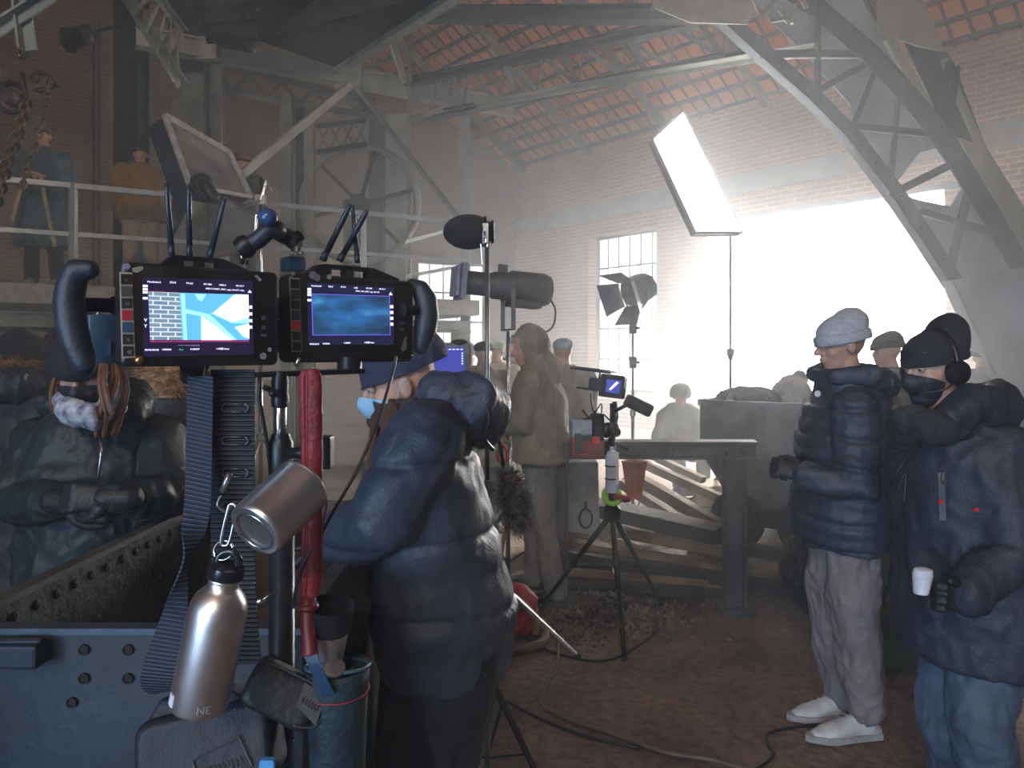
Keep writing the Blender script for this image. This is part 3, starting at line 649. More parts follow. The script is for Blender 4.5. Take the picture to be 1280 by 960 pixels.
def face_mask(parent, hd, hf, m_, name='face_mask', s_=1, top=-.008, big=1.0):
    hf, r, u = basis(hf); mb = MB(); head_shape(mb, hd, hf, r, u, s_); mb.ell(hd+(hf*.075-u*.035)*s_, (.034*s_, .040*s_, .034*s_), (r, hf, u)); mb.ell(hd+(hf*.045-u*.088)*s_, (.034*s_, .036*s_, .026*s_), (r, hf, u))
    o = bake(mb, .0045, 6, lambda p, n_: .006*big+.0006*noise.noise(p*90))
    cut(o, hd+u*top*s_+hf*.09, (u*.9-hf*.35).normalized()); cut(o, hd-hf*.0, -(hf*.9+u*.3).normalized()); cut(o, hd-u*.120*s_, -u)
    ob = link(name, o, m_, parent, True)
    mb = MB()
    for k in (-1, 1): mb.tube(bez([hd+(hf*.02+r*.074*k-u*.022)*s_, hd+(r*.084*k+hf*.0+u*.008)*s_, hd+(r*.082*k-hf*.018+u*.018)*s_]), .0016, 5)
    mb.build('ear_loop', m_, ob); return ob
def roll(parent, name, pts, rad, m_, vox=.012, disp=None, n=12):
    mb = MB(); mb.caps(pts, rad, n); return link(name, bake(mb, vox, 3, disp), m_, parent, True)
def tuft(parent, name, c, rx, m_, n=260, L=.05, ax=None, seed=1, gravity=.4, r=.0016, shell=1):
    """fur: short hair strands standing out of an ellipsoid"""
    rnd = random.Random(seed); mb = MB(); a = ax or (V((1, 0, 0)), V((0, 1, 0)), V((0, 0, 1))); mb.ell(c, [x*.9 for x in rx], a)
    for k in range(n):
        z = rnd.uniform(-1, 1); t = rnd.uniform(0, 2*PI); s_ = math.sqrt(1-z*z); d = a[0]*(s_*math.cos(t))+a[1]*(s_*math.sin(t))+a[2]*z
        p = V(c)+a[0]*(rx[0]*s_*math.cos(t)*.9)+a[1]*(rx[1]*s_*math.sin(t)*.9)+a[2]*(rx[2]*z*.9); l = L*rnd.uniform(.6, 1.2)
        q = p+d*l*.5+V((rnd.uniform(-1, 1), rnd.uniform(-1, 1), -gravity))*l*.25; e = q+d*l*.4+V((rnd.uniform(-1, 1), rnd.uniform(-1, 1), -gravity*1.6))*l*.3
        mb.tube([p, q, e], [r, r*.9, r*.3], 4, False)
    return mb.build(name, m_, parent, True)
def cut_below(me, z):
    bm = bmesh.new(); bm.from_mesh(me); r = bmesh.ops.bisect_plane(bm, geom=bm.verts[:]+bm.edges[:]+bm.faces[:], plane_co=(0, 0, z), plane_no=(0, 0, -1), clear_outer=True)
    bmesh.ops.holes_fill(bm, edges=[e for e in r['geom_cut'] if isinstance(e, bmesh.types.BMEdge)], sides=0); bm.to_mesh(me); bm.free(); return me
def stand_joints(x, y, f, h=1.75, lean=0, arms='down', floor=0.0, feet=.12, head_fwd=.05, stride=0):
    """plain standing joints for the more distant figures"""
    f, r, u = basis(f); k = h/1.75; b = V((x, y, floor)); J = {}
    J['hip'] = b+u*.93*k; J['chest'] = b+u*1.28*k+f*lean; J['neck'] = b+u*1.49*k+f*lean*1.5; J['head'] = b+u*1.63*k+f*(lean*1.7+head_fwd)
    for s_, n_ in ((-1, 'L'), (1, 'R')):
        J['sh'+n_] = J['chest']+u*.13*k+r*.19*k*s_
        if arms == 'down': J['el'+n_] = J['sh'+n_]-u*.29*k+r*.05*s_-f*.02; J['wr'+n_] = J['el'+n_]-u*.24*k+f*.06
        elif arms == 'front': J['el'+n_] = J['sh'+n_]-u*.25*k+r*.05*s_+f*.04; J['wr'+n_] = J['el'+n_]+f*.20-u*.0-r*.16*s_
        elif arms == 'pocket': J['el'+n_] = J['sh'+n_]-u*.27*k+r*.07*s_-f*.09; J['wr'+n_] = J['el'+n_]-u*.18*k+f*.12-r*.04*s_
        J['hp'+n_] = J['hip']-u*.06+r*.09*s_; J['kn'+n_] = b+u*.50*k+r*(feet*.9)*s_+f*(.02+stride*s_*.5); J['an'+n_] = b+u*.09*k+r*feet*s_-f*.02+f*stride*s_
    return J, f, r, u, k
# ================================================ THE PEOPLE IN THE PHOTOGRAPH
navy = mat('navy_quilted_cloth', (.030, .040, .062), .5, 0, .12, 9, .25, 140)
slate = mat('slate_jacket_cloth', (.042, .054, .078), .55, 0, .12, 9, .25, 140)
black_c = mat('black_coat_cloth', (.026, .032, .050), .6, 0, .12, 9, .25, 140)
knit_g = mat('grey_knit', (.46, .48, .53), .9, 0, .08, 60, .5, 160)
knit_n = mat('navy_knit', (.030, .040, .085), .9, 0, .08, 60, .5, 160)
knit_b = mat('black_knit', (.020, .022, .030), .9, 0, .08, 60, .5, 160)
glove = mat('black_glove', (.012, .014, .018), .55, 0, .1, 20, .2, 80)
hair_m = mat('chestnut_hair', (.10, .050, .028), .5, 0, .2, 30)
def gloves(p, specs, m_=None, fat=1.35):
    for (wr, d, n_, curl, sc_, side) in specs:
        mb = MB(); hand_shape(mb, wr, d, n_, curl, sc_, 1, side, fat); mb.caps([wr-V(d).normalized()*.05, wr+V(d).normalized()*.01], [.036, .032]); link('glove', bake(mb, .004, 3), m_ or glove, p, True)
def Z(o, dy): return o+V((0, dy, 0))
def hair_strands(parent, lines, r=.006, m_=None, name='hair'):
    mb = MB()
    for i, l in enumerate(lines):
        for k in range(4):
            j = V((random.uniform(-.008, .008), random.uniform(-.008, .008), 0)); mb.tube(bez([V(p)+j*(1+q*.4) for q, p in enumerate(l)], 4), [r]*(len(bez(l, 4))-1)+[r*.3], 6)
    return mb.build(name, m_ or hair_m, parent, True)
def finish_legs(p, J, f, tm, th, kn, an, top, vox, seed, amp=.012, s_=1, nm='trousers'):
    mb = MB(); trouser_shape(mb, J, f, th, kn, an, top, s_); return link(nm, cut_below(bake(mb, vox, 3, folds(amp, 8, seed=seed, stretch=(1, 1, .9))), min(J['anL'].z, J['anR'].z)-.042), tm, p, True)
# ---------- man in the pale grey beanie, profile to the left
f = V((-1, -.05, 0)); D = 3.04
J = dict(hip=P(1052, 645, D), chest=P(1057, 545, D), neck=P(1064, 480, D), head=P(1051, 432, D),
         shL=P(1068, 512, 2.86), elL=P(1072, 612, 2.78), wrL=P(1003, 592, 2.86), shR=P(1066, 512, 3.22), elR=P(1064, 610, 3.27), wrR=P(1000, 588, 3.14),
         hpL=P(1064, 680, 2.96), knL=P(1068, 790, 2.94), anL=P(1084, 884, 2.96), hpR=P(1044, 680, 3.12), knR=P(1038, 778, 3.14), anR=P(1055, 868, 3.14))
hf = V((-1, -.06, -.08))
p = body('person', 'tall man in pale grey beanie and dark puffer jacket standing in profile', J, f, hf, .006)
eyes(p, J['head'], hf)
mb = MB(); coat_shape(mb, J, f, ((.235, .175), (.25, .192), (.245, .185), (.255, .18), (.215, .14)), 1, J['hip']-V((0, 0, .11)), .075, .06)
jk = link('puffer_jacket', bake(mb, .009, 3, folds(.008, 7, (.115, .011), seed=3)), slate, p, True)
f_, r_, u_ = basis(f)
roll(jk, 'hood', [P(1030, 468, 3.04)+r_*.08, P(1062, 462, 3.04)+r_*.12, P(1094, 475, 3.04)+r_*.06, P(1098, 480, 3.04)-r_*.05, P(1070, 468, 3.04)-r_*.12, P(1032, 470, 3.04)-r_*.09], [.035, .05, .062, .062, .05, .035], slate, .009, folds(.006, 12, seed=1))
mb = MB(); mb.loft([(P(1058, 505, D), f_, r_, .125, .15), (P(1054, 472, D), f_, r_, .115, .125), (P(1046, 462, D), f_, r_, .105, .10)]); link('collar', bake(mb, .008, 3, folds(.005, 10, seed=2)), slate, jk, True)
tuft(jk, 'hood_trim', P(1103, 478, 3.0), (.022, .10, .055), slate, 120, .02, seed=4)
MB().lathe([(.001, 0), (.012, .0), (.013, .003), (.001, .004)], P(1022, 492, 2.88), (V((0, 0, 1)), V((1, 0, 0)), V((-.4, -1, 0)).normalized())).build('chest_badge', mat('white_badge', (.7, .72, .75)), jk)
finish_legs(p, J, f, mat('mauve_grey_trousers', (.23, .195, .20), .75, 0, .1, 8, .2, 120), .108, .084, .072, .155, .008, 5, .016)
white_s = mat('worn_white_leather', (.62, .62, .62), .5, 0, .1, 20, .1, 60); sole_m = mat('pale_rubber', (.40, .39, .38), .7)
for hx in (P(1092, 916, 2.99), P(1064, 892, 3.16)):
    hx.z = .004; b_ = boots('sneaker', hx, (-1, -.12, 0), white_s, p, .30, .052, sole_m, .10, .006)
    mb = MB()
    for k in range(4): q = hx+V((-.09-.024*k, 0, .098-.012*k)); mb.tube([q+V((0, -.026, -.006)), q+V((0, 0, .003)), q+V((0, .026, -.006))], .003, 6)
    mb.build('laces', mat('grey_lace', (.45, .45, .46)), b_)
beanie(p, J['head'], hf, knit_g, .052, .035, True, .005, low=.018, bulge=(.036, .078, .078, .078, .078))
gloves(p, [(J['wrL'], V((-1, .3, .25)), V((0, 1, -.3)), 85, 1.0, -1), (J['wrR'], V((-1, -.3, .2)), V((0, -1, -.3)), 85, 1.0, 1)])
# ---------- man with headphones and black mask
f = V((-.88, -.42, 0)); D = 2.4; hf = V((-.96, -.27, -.08))
J = dict(hip=P(1210, 720, D), chest=P(1205, 600, D), neck=P(1190, 520, D), head=P(1166, 463, D),
         shL=P(1252, 565, 2.28), elL=P(1262, 690, 2.20), wrL=P(1205, 752, 2.14), shR=P(1165, 565, 2.56), elR=P(1152, 680, 2.62), wrR=P(1150, 770, 2.5),
         hpL=P(1235, 790, 2.33), knL=P(1225, 905, 2.28), anL=P(1240, 1000, 2.36), hpR=P(1192, 790, 2.46), knR=P(1186, 905, 2.46), anR=P(1200, 985, 2.55))
p = body('person', 'man in black beanie, headset and black face mask wearing a long dark parka', J, f, hf, .006)
eyes(p, J['head'], hf); face_mask(p, J['head'], hf, mat('black_mask', (.016, .020, .034), .6, 0, .05))
mb = MB(); coat_shape(mb, J, f, ((.23, .18), (.24, .185), (.235, .18), (.25, .18), (.215, .14)), 1, J['hip']-V((0, 0, .26)), .078, .062)
jk = link('parka', bake(mb, .009, 3, folds(.012, 6, seed=8)), black_c, p, True); f_, r_, u_ = basis(f)
roll(jk, 'hood', [P(1185, 525, 2.24), P(1215, 505, 2.26), P(1248, 512, 2.34), P(1245, 502, 2.48), P(1205, 500, 2.52), P(1165, 515, 2.47)], [.045, .06, .075, .075, .06, .045], black_c, .009, folds(.010, 9, seed=9))
roll(jk, 'scarf', [P(1140, 525, 2.28), P(1128, 545, 2.4), P(1150, 540, 2.5), P(1200, 520, 2.52), P(1215, 530, 2.3), P(1160, 535, 2.22)], [.05, .055, .05, .05, .05, .05], mat('charcoal_scarf', (.026, .030, .038), .9), .009, folds(.009, 12, seed=10))
zx = P(1176, 590, 2.185); zy = P(1178, 650, 2.185)
MB().beam(zx, zy, .018, .012, (.4, 1, 0)).build('zip_pocket', mat('dark_zip', (.10, .11, .13), .4, .6), jk)
MB().tube([zx+V((0, -.012, .0)), zx+V((-.004, -.014, -.02)), zx+V((.004, -.014, -.035))], .004, 6).build('zip_puller', chrome, jk)
mb = MB(); mb.box(P(1176, 627, 2.175), (.014, .006, .012)); mb.box(P(1220, 637, 2.11), (.016, .006, .009)); mb.build('red_tag', mat('red_tag', (.65, .03, .04)), jk)
MB().tube(bez([P(1150, 555, 2.2), P(1125, 585, 2.18), P(1114, 606, 2.2), P(1122, 612, 2.2), P(1132, 590, 2.2), P(1130, 630, 2.19)]), .0035, 6).build('drawstring', blk, jk, True)
finish_legs(p, J, f, mat('blue_denim', (.075, .11, .17), .8, 0, .15, 12, .3, 200), .105, .085, .078, .15, .009, 11, .014, nm='jeans')
for hx in (J['anL'], J['anR']): h_ = V((hx.x+.04, hx.y, .004)); boots('boot', h_, (-.9, -.4, 0), blk, p, .30, .055, sole_m, .12)
bn = beanie(p, J['head'], hf, knit_b, .095, .055, False, .005, low=.028, bulge=(.055, .085, .072, .068, .100))
hs = thing_parent = None
hf_, hr, hu = basis(hf); hd = J['head']
mb = MB(); pts = [hd+hr*(.098*math.cos(R(a)))+hu*(.135*math.sin(R(a))-.0)-hf_*.01*math.sin(R(a)) for a in range(0, 181, 15)]; mb.tube(pts, .0095, 8)
hp = mb.build('headset', blk, p, True)
for k in (-1, 1): MB().lathe([(.02, -.012), (.040, -.010), (.042, .004), (.036, .02), (.02, .026)], hd+hr*.088*k-hf_*.005-hu*.005, (hf_, hu, hr*k)).build('ear_cup', blk, hp, 'auto')
MB().tube(bez([hd-hr*.105+hu*-.01, hd-hr*.10+hf_*.05-hu*.05, hd-hr*.05+hf_*.10-hu*.065]), .0035, 6).build('microphone_boom', blk, hp, True)
gloves(p, [(J['wrL'], V((-.7, -.1, .15)), V((-.1, -.8, .2)), 65, 1.0, 1), (J['wrR'], V((-.4, -.5, .3)), V((.2, -.6, -.3)), 60, 1.0, 1)])
wt = tag(link('paper_cup', bake(MB().lathe([(.020, 0), (.027, .055), (.024, .07), (.012, .074)], P(1151, 742, 2.06), (V((1, 0, 0)), V((0, 1, 0)), V((.1, 0, 1)).normalized())), .003, 1), mat('white_paper', (.75, .77, .82)), None, True), 'small crumpled white cup held in the gloved hand of the headset man', 'cup')
# ---------- woman in the middle, leaning forward, navy beanie
f = V((-1, .0, 0)); D = 1.92; hf = V((-.96, -.22, -.26))
J = dict(hip=P(556, 765, D), chest=P(528, 588, D), neck=P(520, 515, D), head=P(500, 482, D),
         shL=P(532, 548, 1.74), elL=P(475, 655, 1.68), wrL=P(408, 678, 1.80), shR=P(528, 545, 2.1), elR=P(480, 650, 2.15), wrR=P(412, 668, 2.1),
         hpL=P(572, 810, 1.84), knL=P(556, 965, 1.84), anL=P(575, 1145, 1.88), hpR=P(535, 805, 2.0), knR=P(508, 955, 2.02), anR=P(530, 1120, 2.0))
p = body('person', 'woman in navy beanie and light blue mask leaning over the cart in slate jacket', J, f, hf, .006, s_=.97)
eyes(p, J['head'], hf, .97); face_mask(p, J['head'], hf, mat('light_blue_mask', (.28, .55, .80), .7, 0, .04), s_=.97, big=1.02)
mb = MB(); coat_shape(mb, J, f, ((.19, .165), (.225, .192), (.22, .165), (.235, .15), (.20, .125)), 1, J['hip']-V((0, 0, .15)), .082, .055)
jk = link('jacket', bake(mb, .008, 3, folds(.006, 6, (.19, .008), seed=21)), mat('slate_blue_jacket', (.045, .060, .095), .5, 0, .1, 9, .25, 140), p, True)
jc = MATS['slate_blue_jacket']
roll(jk, 'hood', [P(548, 490, 1.80), P(585, 500, 1.78), P(600, 520, 1.92), P(585, 500, 2.06), P(548, 490, 2.04)], [.05, .072, .088, .072, .05], jc, .008, folds(.010, 11, seed=22))
MB().tube(bez([P(596, 490, 1.76), P(612, 520, 1.74), P(606, 548, 1.76), P(616, 562, 1.8)]), .006, 6).build('drawstring', blk, jk, True)
mb = MB(); mb.loft([(P(520, 530, D), V((1, 0, 0)), V((0, 1, 0)), .12, .13), (P(508, 500, D), V((1, 0, 0)), V((0, 1, 0)), .09, .095)]); link('scarf', bake(mb, .008, 3, folds(.012, 14, seed=23)), mat('brown_wool', (.06, .045, .045), .9), p, True)
finish_legs(p, J, f, mat('black_trousers', (.012, .014, .019), .6, 0, .1), .115, .085, .07, .165, .009, 24, .008)
for hx in (J['anL'], J['anR']): boots('boot', V((hx.x+.04, hx.y, .004)), (-1, 0, 0), blk, p, .27, .05, None, .12)
beanie(p, J['head'], hf, knit_n, .030, .045, False, .005, low=.030, s_=.97)
hair_strands(p, [[P(492, 500, 1.84), P(486, 530, 1.80), P(478, 570, 1.76), P(474, 610, 1.72)], [P(500, 505, 1.82), P(495, 545, 1.77), P(488, 585, 1.70)], [P(470, 515, 1.86), P(462, 560, 1.80), P(458, 600, 1.76)]], .007)
gloves(p, [(J['wrL'], V((-1, .1, -.1)), V((0, .1, -1)), 40, .95, 1), (J['wrR'], V((-1, .1, -.1)), V((0, .1, -1)), 40, .95, -1)])
# ---------- woman behind the rusty cart, head bent, hands together
f = V((.28, -.96, 0)); D = 2.28; hf = V((.22, -.86, -.42))
J = dict(hip=P(118, 705, D), chest=P(122, 585, D), neck=P(118, 512, D), head=P(106, 462, 2.20),
         shR=P(52, 552, 2.25), elR=P(22, 628, 2.16), wrR=P(85, 628, 1.98), shL=P(196, 548, 2.34), elL=P(214, 618, 2.14), wrL=P(138, 622, 1.96),
         hpL=P(140, 740, 2.3), knL=P(145, 860, 2.26), anL=P(148, 1010, 2.34), hpR=P(92, 740, 2.3), knR=P(85, 860, 2.26), anR=P(80, 1010, 2.34))
p = body('person', 'woman with long brown hair and dark mask behind the rusty cart, gloved hands together', J, f, hf, .006, s_=.97)
eyes(p, J['head'], hf, .97); face_mask(p, J['head'], hf, mat('black_mask', (0, 0, 0)), s_=1.0, big=1.05)
mb = MB(); coat_shape(mb, J, f, ((.22, .17), (.225, .17), (.21, .16), (.235, .165), (.20, .13)), 1, J['hip']-V((0, 0, .14)), .068, .043)
jk = link('jacket', bake(mb, .008, 3, folds(.011, 8, seed=31)), mat('petrol_coated_jacket', (.018, .028, .034), .50, 0, .08, 6, .2, 60, .35), p, True)
roll(jk, 'hood', [P(70, 505, 2.30), P(90, 498, 2.44), P(140, 495, 2.46), P(168, 500, 2.34), P(160, 520, 2.2)], [.05, .07, .07, .06, .045], MATS['petrol_coated_jacket'], .008, folds(.012, 10, seed=32))
MB().tube(bez([P(124, 545, 2.11), P(126, 570, 2.08), P(122, 600, 2.08)]), .004, 6).build('zip', chrome, jk, True)
sf = roll(p, 'patterned_scarf', [P(80, 500, 2.22), P(90, 515, 2.08), P(118, 522, 2.03), P(142, 508, 2.12), P(140, 496, 2.26)], [.03, .034, .036, .034, .03], brick_m if False else mat('scarf_pattern', (.62, .66, .72), .8, 0, 0, 26, col2=(.10, .12, .22)), .006, folds(.007, 16, seed=33))
hair_strands(p, [[P(140, 440, 2.12), P(146, 475, 2.08), P(134, 510, 2.04), P(128, 548, 2.05)], [P(150, 450, 2.16), P(158, 485, 2.12), P(150, 520, 2.10), P(142, 545, 2.08)], [P(78, 450, 2.16), P(66, 490, 2.18), P(70, 520, 2.2)], [P(132, 440, 2.10), P(128, 480, 2.04), P(138, 520, 2.03)]], .007, mat('brown_long_hair', (.16, .075, .04), .5, 0, .2, 30))
beanie(p, J['head'], hf, knit_b, .05, .03, True, .006, low=.03)
gloves(p, [(J['wrR'], V((.9, -.25, -.05)), V((0, .9, -.2)), 75, 1.0, -1), (J['wrL'], V((-.9, -.25, .05)), V((0, .9, -.2)), 75, 1.0, 1)], None, 1.45)
finish_legs(p, J, f, MATS['black_trousers'], .10, .08, .07, .16, .012, 34)
for hx in (J['anL'], J['anR']): boots('boot', V((hx.x, hx.y+.03, .004)), f, blk, p, .26, .05, None, .12)
# ---------- the more distant figures
def figure(px, D, label, f, cm, tm, h=1.75, arms='down', hem=.12, vox=.012, hat=None, hatm=None, bulk=1.0, floor=0.0, seam=None, seed=1, hf=None, lean=0, bm=blk, hfwd=.05, coat='coat', stride=0, tall=.03, fr=1.0):
    x = (px-640)/F*D; J, f_, r_, u_, k = stand_joints(x, D, f, h, lean, arms, floor, head_fwd=hfwd, stride=stride)
    hf = V(hf or f)
    if arms == 'front': hs_ = [(J['wrR'], -r_*.6+f_*.5, V((0, 0, -1))+f_*.2, 60, -1), (J['wrL'], r_*.6+f_*.5, V((0, 0, -1))+f_*.2, 60, 1)]
    else: hs_ = [(J['wrR'], -u_+f_*.25, -r_, 35, -1), (J['wrL'], -u_+f_*.25, r_, 35, 1)]
    p = body('person', label, J, f, hf, vox, hs_, s_=k)
    mb = MB(); b = bulk*k; coat_shape(mb, J, f, ((.21*b*fr, .15*b*fr), (.21*b, .15*b), (.20*b, .14*b), (.225*b, .15*b), (.19*b, .115*b)), 1, J['hip']-V((0, 0, hem)), .066*b, .05*b)
    c = link(coat, bake(mb, vox*.9, 3, folds(.012, 6, seam, seed=seed)), cm, p, True)
    mb = MB(); mb.loft([(J['neck']-u_*.05, r_, f_, .11*b, .09*b), (J['neck']+u_*.035, r_, f_, .078*b, .078*b)]); link('collar', bake(mb, vox*.8, 2), cm, c, True)
    finish_legs(p, J, f, tm, .098*k, .075*k, .065*k, .16*k, vox, seed+1, .012, k)
    for s_ in ('L', 'R'): boots('boot', V((J['an'+s_].x, J['an'+s_].y, floor+.004))-f_*.03, f, bm, p, .27*k, .05*k, None, .11*k, max(.008, vox*.7))
    fw, rr, uu = basis(hf)
    if hat == 'beanie': beanie(p, J['head'], hf, hatm, tall, .02, True, .008, k, low=.025)
    if hat == 'cap':
        mb = MB(); mb.ell(J['head']+uu*.055*k-fw*.01, (.088*k, .105*k, .062*k), (rr, fw, uu)); mb.ell(J['head']+uu*.045*k+fw*.095*k, (.065*k, .055*k, .009*k), (rr, fw, uu)); link('cap', bake(mb, .007, 2), hatm, p, True)
    if hat == 'brim':
        c_ = J['head']+uu*.04*k; ax = (rr, fw, uu); MB().lathe([(.155*k, -.006), (.160*k, .002), (.095*k, .006), (.088*k, .05), (.082*k, .095), (.05*k, .105), (.001, .095)], c_, ax).build('brimmed_hat', hatm, p, 'auto')
    if hat == 'helmet': MB().lathe([(.115*k, 0), (.118*k, .01), (.112*k, .05), (.085*k, .095), (.04*k, .115), (.001, .118)], J['head']+uu*.035*k-fw*.01*k, (rr, fw, uu)).build('hat', hatm, p, 'auto')
    if hat == 'hood':
        mb = MB(); mb.ell(J['head']+uu*.02-fw*.03, (.112*k, .125*k, .142*k), (rr, fw, uu)); mb.caps([J['head']-uu*.1-fw*.06, J['neck']-uu*.02-fw*.05], [.11*k, .13*k]); me = bake(mb, .010, 3, folds(.008, 9, seed=seed))
        bm_ = bmesh.new(); bm_.from_mesh(me); cc = J['head']+fw*.055*k; geom = [v for v in bm_.verts if (v.co-cc).dot(fw) > .0 and abs((v.co-cc).dot(rr)) < .07*k and (v.co-cc).dot(uu) > -.10*k and (v.co-cc).dot(uu) < .08*k]; bmesh.ops.delete(bm_, geom=geom, context='VERTS'); bm_.to_mesh(me); bm_.free()
        link('hood', me, hatm, p, True)
    return p, J, c
khaki = mat('khaki_wool', (.25, .23, .175), .85, 0, .12, 10, .3, 120); brown_c = mat('brown_wool_coat', (.15, .125, .09), .85, 0, .12, 10, .3, 120)
greyc = mat('grey_work_cloth', (.21, .215, .225), .85, 0, .12, 10, .3, 120); tanc = mat('tan_canvas', (.30, .19, .075), .8, 0, .12, 10, .3, 120)
bluec = mat('blue_grey_coat', (.085, .13, .17), .8, 0, .15, 8, .3, 120); beige = mat('beige_trouser_cloth', (.38, .33, .24), .85, 0, .1, 8, .25, 100)
darkc = mat('dark_trouser_cloth', (.035, .035, .038), .8)
# hooded khaki man by the camera rig
p, J, c = figure(678, 4.68, 'man in khaki hooded cape jacket standing beside the camera tripod', (-.93, .25, 0), khaki, greyc, 1.74, 'front', .02, .010, 'hood', khaki, 1.22, seed=41, hf=(-.9, -.25, -.15), lean=.03, stride=.10, coat='jacket')
figure(706, 5.9, 'crew member in pale coat with blue and white cap behind the hooded khaki man', (-.3, 1, 0), mat('pale_grey_coat', (.30, .30, .28), .85), darkc, 1.72, 'front', .2, .014, 'cap', mat('blue_white_cap', (.35, .60, .75), .7, 0, 0, 14, col2=(.6, .6, .6)), 1.1, seed=43, fr=1.1)
figure(602, 6.4, 'person in brown coat with reddish face nearest the black pole in the crowd', (.5, -1, 0), brown_c, darkc, 1.70, 'down', .3, .016, 'cap', darkc, 1.05, seed=45)
figure(624, 8.2, 'person in pale beige coat and green cap in the crowd under the spotlight', (-.6, -1, 0), mat('beige_coat', (.45, .38, .24), .85), darkc, 1.72, 'down', .4, .018, 'cap', mat('green_cap', (.30, .40, .22), .8), 1.0, seed=47)
figure(640, 9.3, 'man in dark coat and dark cap farthest back in the crowd', (.2, -1, 0), mat('dark_coat', (.07, .06, .06), .85), darkc, 1.80, 'down', .4, .018, 'cap', darkc, 1.0, seed=49)
figure(584, 7.4, 'person in grey coat half hidden behind the small blue monitor', (.4, -1, 0), greyc, darkc, 1.68, 'down', .3, .018, 'beanie', knit_g, 1.05, seed=50)
figure(1116, 4.9, 'crew member in black beanie standing between the two men in profile', (-.5, 1, 0), mat('charcoal_coat', (.06, .065, .075), .8), darkc, 1.72, 'down', .3, .014, 'beanie', knit_b, 1.08, seed=51)
figure(1226, 6.6, 'person in dark beanie standing at the foot of the arch rib', (-.3, -1, 0), greyc, darkc, 1.66, 'down', .3, .016, 'beanie', knit_n, 1.05, seed=53)
figure(1000, 6.3, 'figure in grey coat bent over behind the iron hopper', (-.5, -.7, 0), greyc, darkc, 1.42, 'front', .3, .016, 'beanie', greyc, 1.3, seed=55)
# people at the left
p, J, c = figure(20, 3.1, 'person in black coat with brown fur hood at the left edge', (.5, 1, 0), black_c, darkc, 1.66, 'down', .3, .010, None, None, 1.25, seed=57)
p, J, c = figure(20, 3.1, 'x', (.5, 1, 0), black_c, darkc) if False else (p, J, c)
roll(c, 'hood', [J['neck']+V((-.13, .02, .06)), J['neck']+V((-.05, -.12, .07)), J['neck']+V((.10, -.12, .05)), J['neck']+V((.16, .0, .05))], [.06, .08, .08, .06], black_c, .010, folds(.01, 9, seed=58))
tuft(c, 'fur_trim', J['neck']+V((0, -.10, .13)), (.17, .08, .03), mat('brown_fur', (.20, .12, .06), .8, 0, .3, 40), 420, .045, seed=5)
beanie(p, J['head'], V((.5, 1, 0)), knit_b, .03, .02, True, .008, low=-.02)
figure(72, 4.0, 'person in black beanie half hidden behind the long-haired woman', (-.4, 1, 0), black_c, darkc, 1.70, 'down', .3, .012, 'beanie', knit_b, 1.1, seed=59)
p, J, c = figure(206, 2.95, 'person with a fluffy tan fur hood behind the black camera strap', (.2, 1, 0), mat('blue_grey_parka', (.05, .065, .085), .7), darkc, 1.62, 'down', .3, .010, None, None, 1.1, seed=61)
tuft(c, 'fur_hood', J['head']+V((-.02, 0, -.01)), (.12, .12, .14), mat('tan_fur', (.42, .26, .13), .8, 0, .3, 40), 900, .05, seed=6)
# the gallery
p, J, c = figure(55, galD(55, .45), 'man in long blue-grey coat holding a rope over the gallery railing', (.35, -1, 0), bluec, darkc, 1.74, 'front', .48, .014, 'cap', mat('brown_cap', (.10, .08, .06), .8), 1.18, GZ, seed=63, bm=mat('tan_shoe', (.20, .15, .09), .6), fr=1.15)
rp_ = [J['wrL']+V((0, -.06, 0)), J['wrR']+V((0, -.06, .01))]
tag(MB().tube(bez([J['wrR']+V((-.12, -.08, -.5)), J['wrR']+V((-.02, -.08, -.1)), J['wrR']+V((.03, -.10, 0)), J['wrL']+V((0, -.10, -.02)), J['wrL']+V((.05, -.10, -.25)), J['wrL']+V((.14, -.08, -.75))]), .022, 8).build('rope', mat('pale_rope', (.42, .34, .22), .8), None, True), 'thick pale rope in the hands of the man in the blue-grey coat', 'rope')
mb = MB(); hand_shape(mb, J['wrR'], V((.5, -.6, 0)), V((.3, .2, -.8)), 60, 1, 1, -1); hand_shape(mb, J['wrL'], V((-.5, -.6, 0)), V((-.3, .2, -.8)), 60, 1, 1, 1); bm_x = mb.bm.free()
figure(176, galD(176, .75), 'man in tan canvas jacket and beige trousers seen from behind on the gallery', (-.5, .8, 0), tanc, beige, 1.76, 'pocket', .08, .014, 'cap', darkc, 1.25, GZ, seed=65, coat='jacket')
figure(306, galD(306, .5), 'man with brown brimmed hat and dark coat behind the lamp stand on the gallery', (-.3, -1, 0), mat('night_blue_coat', (.05, .06, .075), .8), darkc, 1.70, 'down', .4, .014, 'brim', mat('brown_felt', (.17, .075, .03), .8), 1.05, GZ, seed=67)
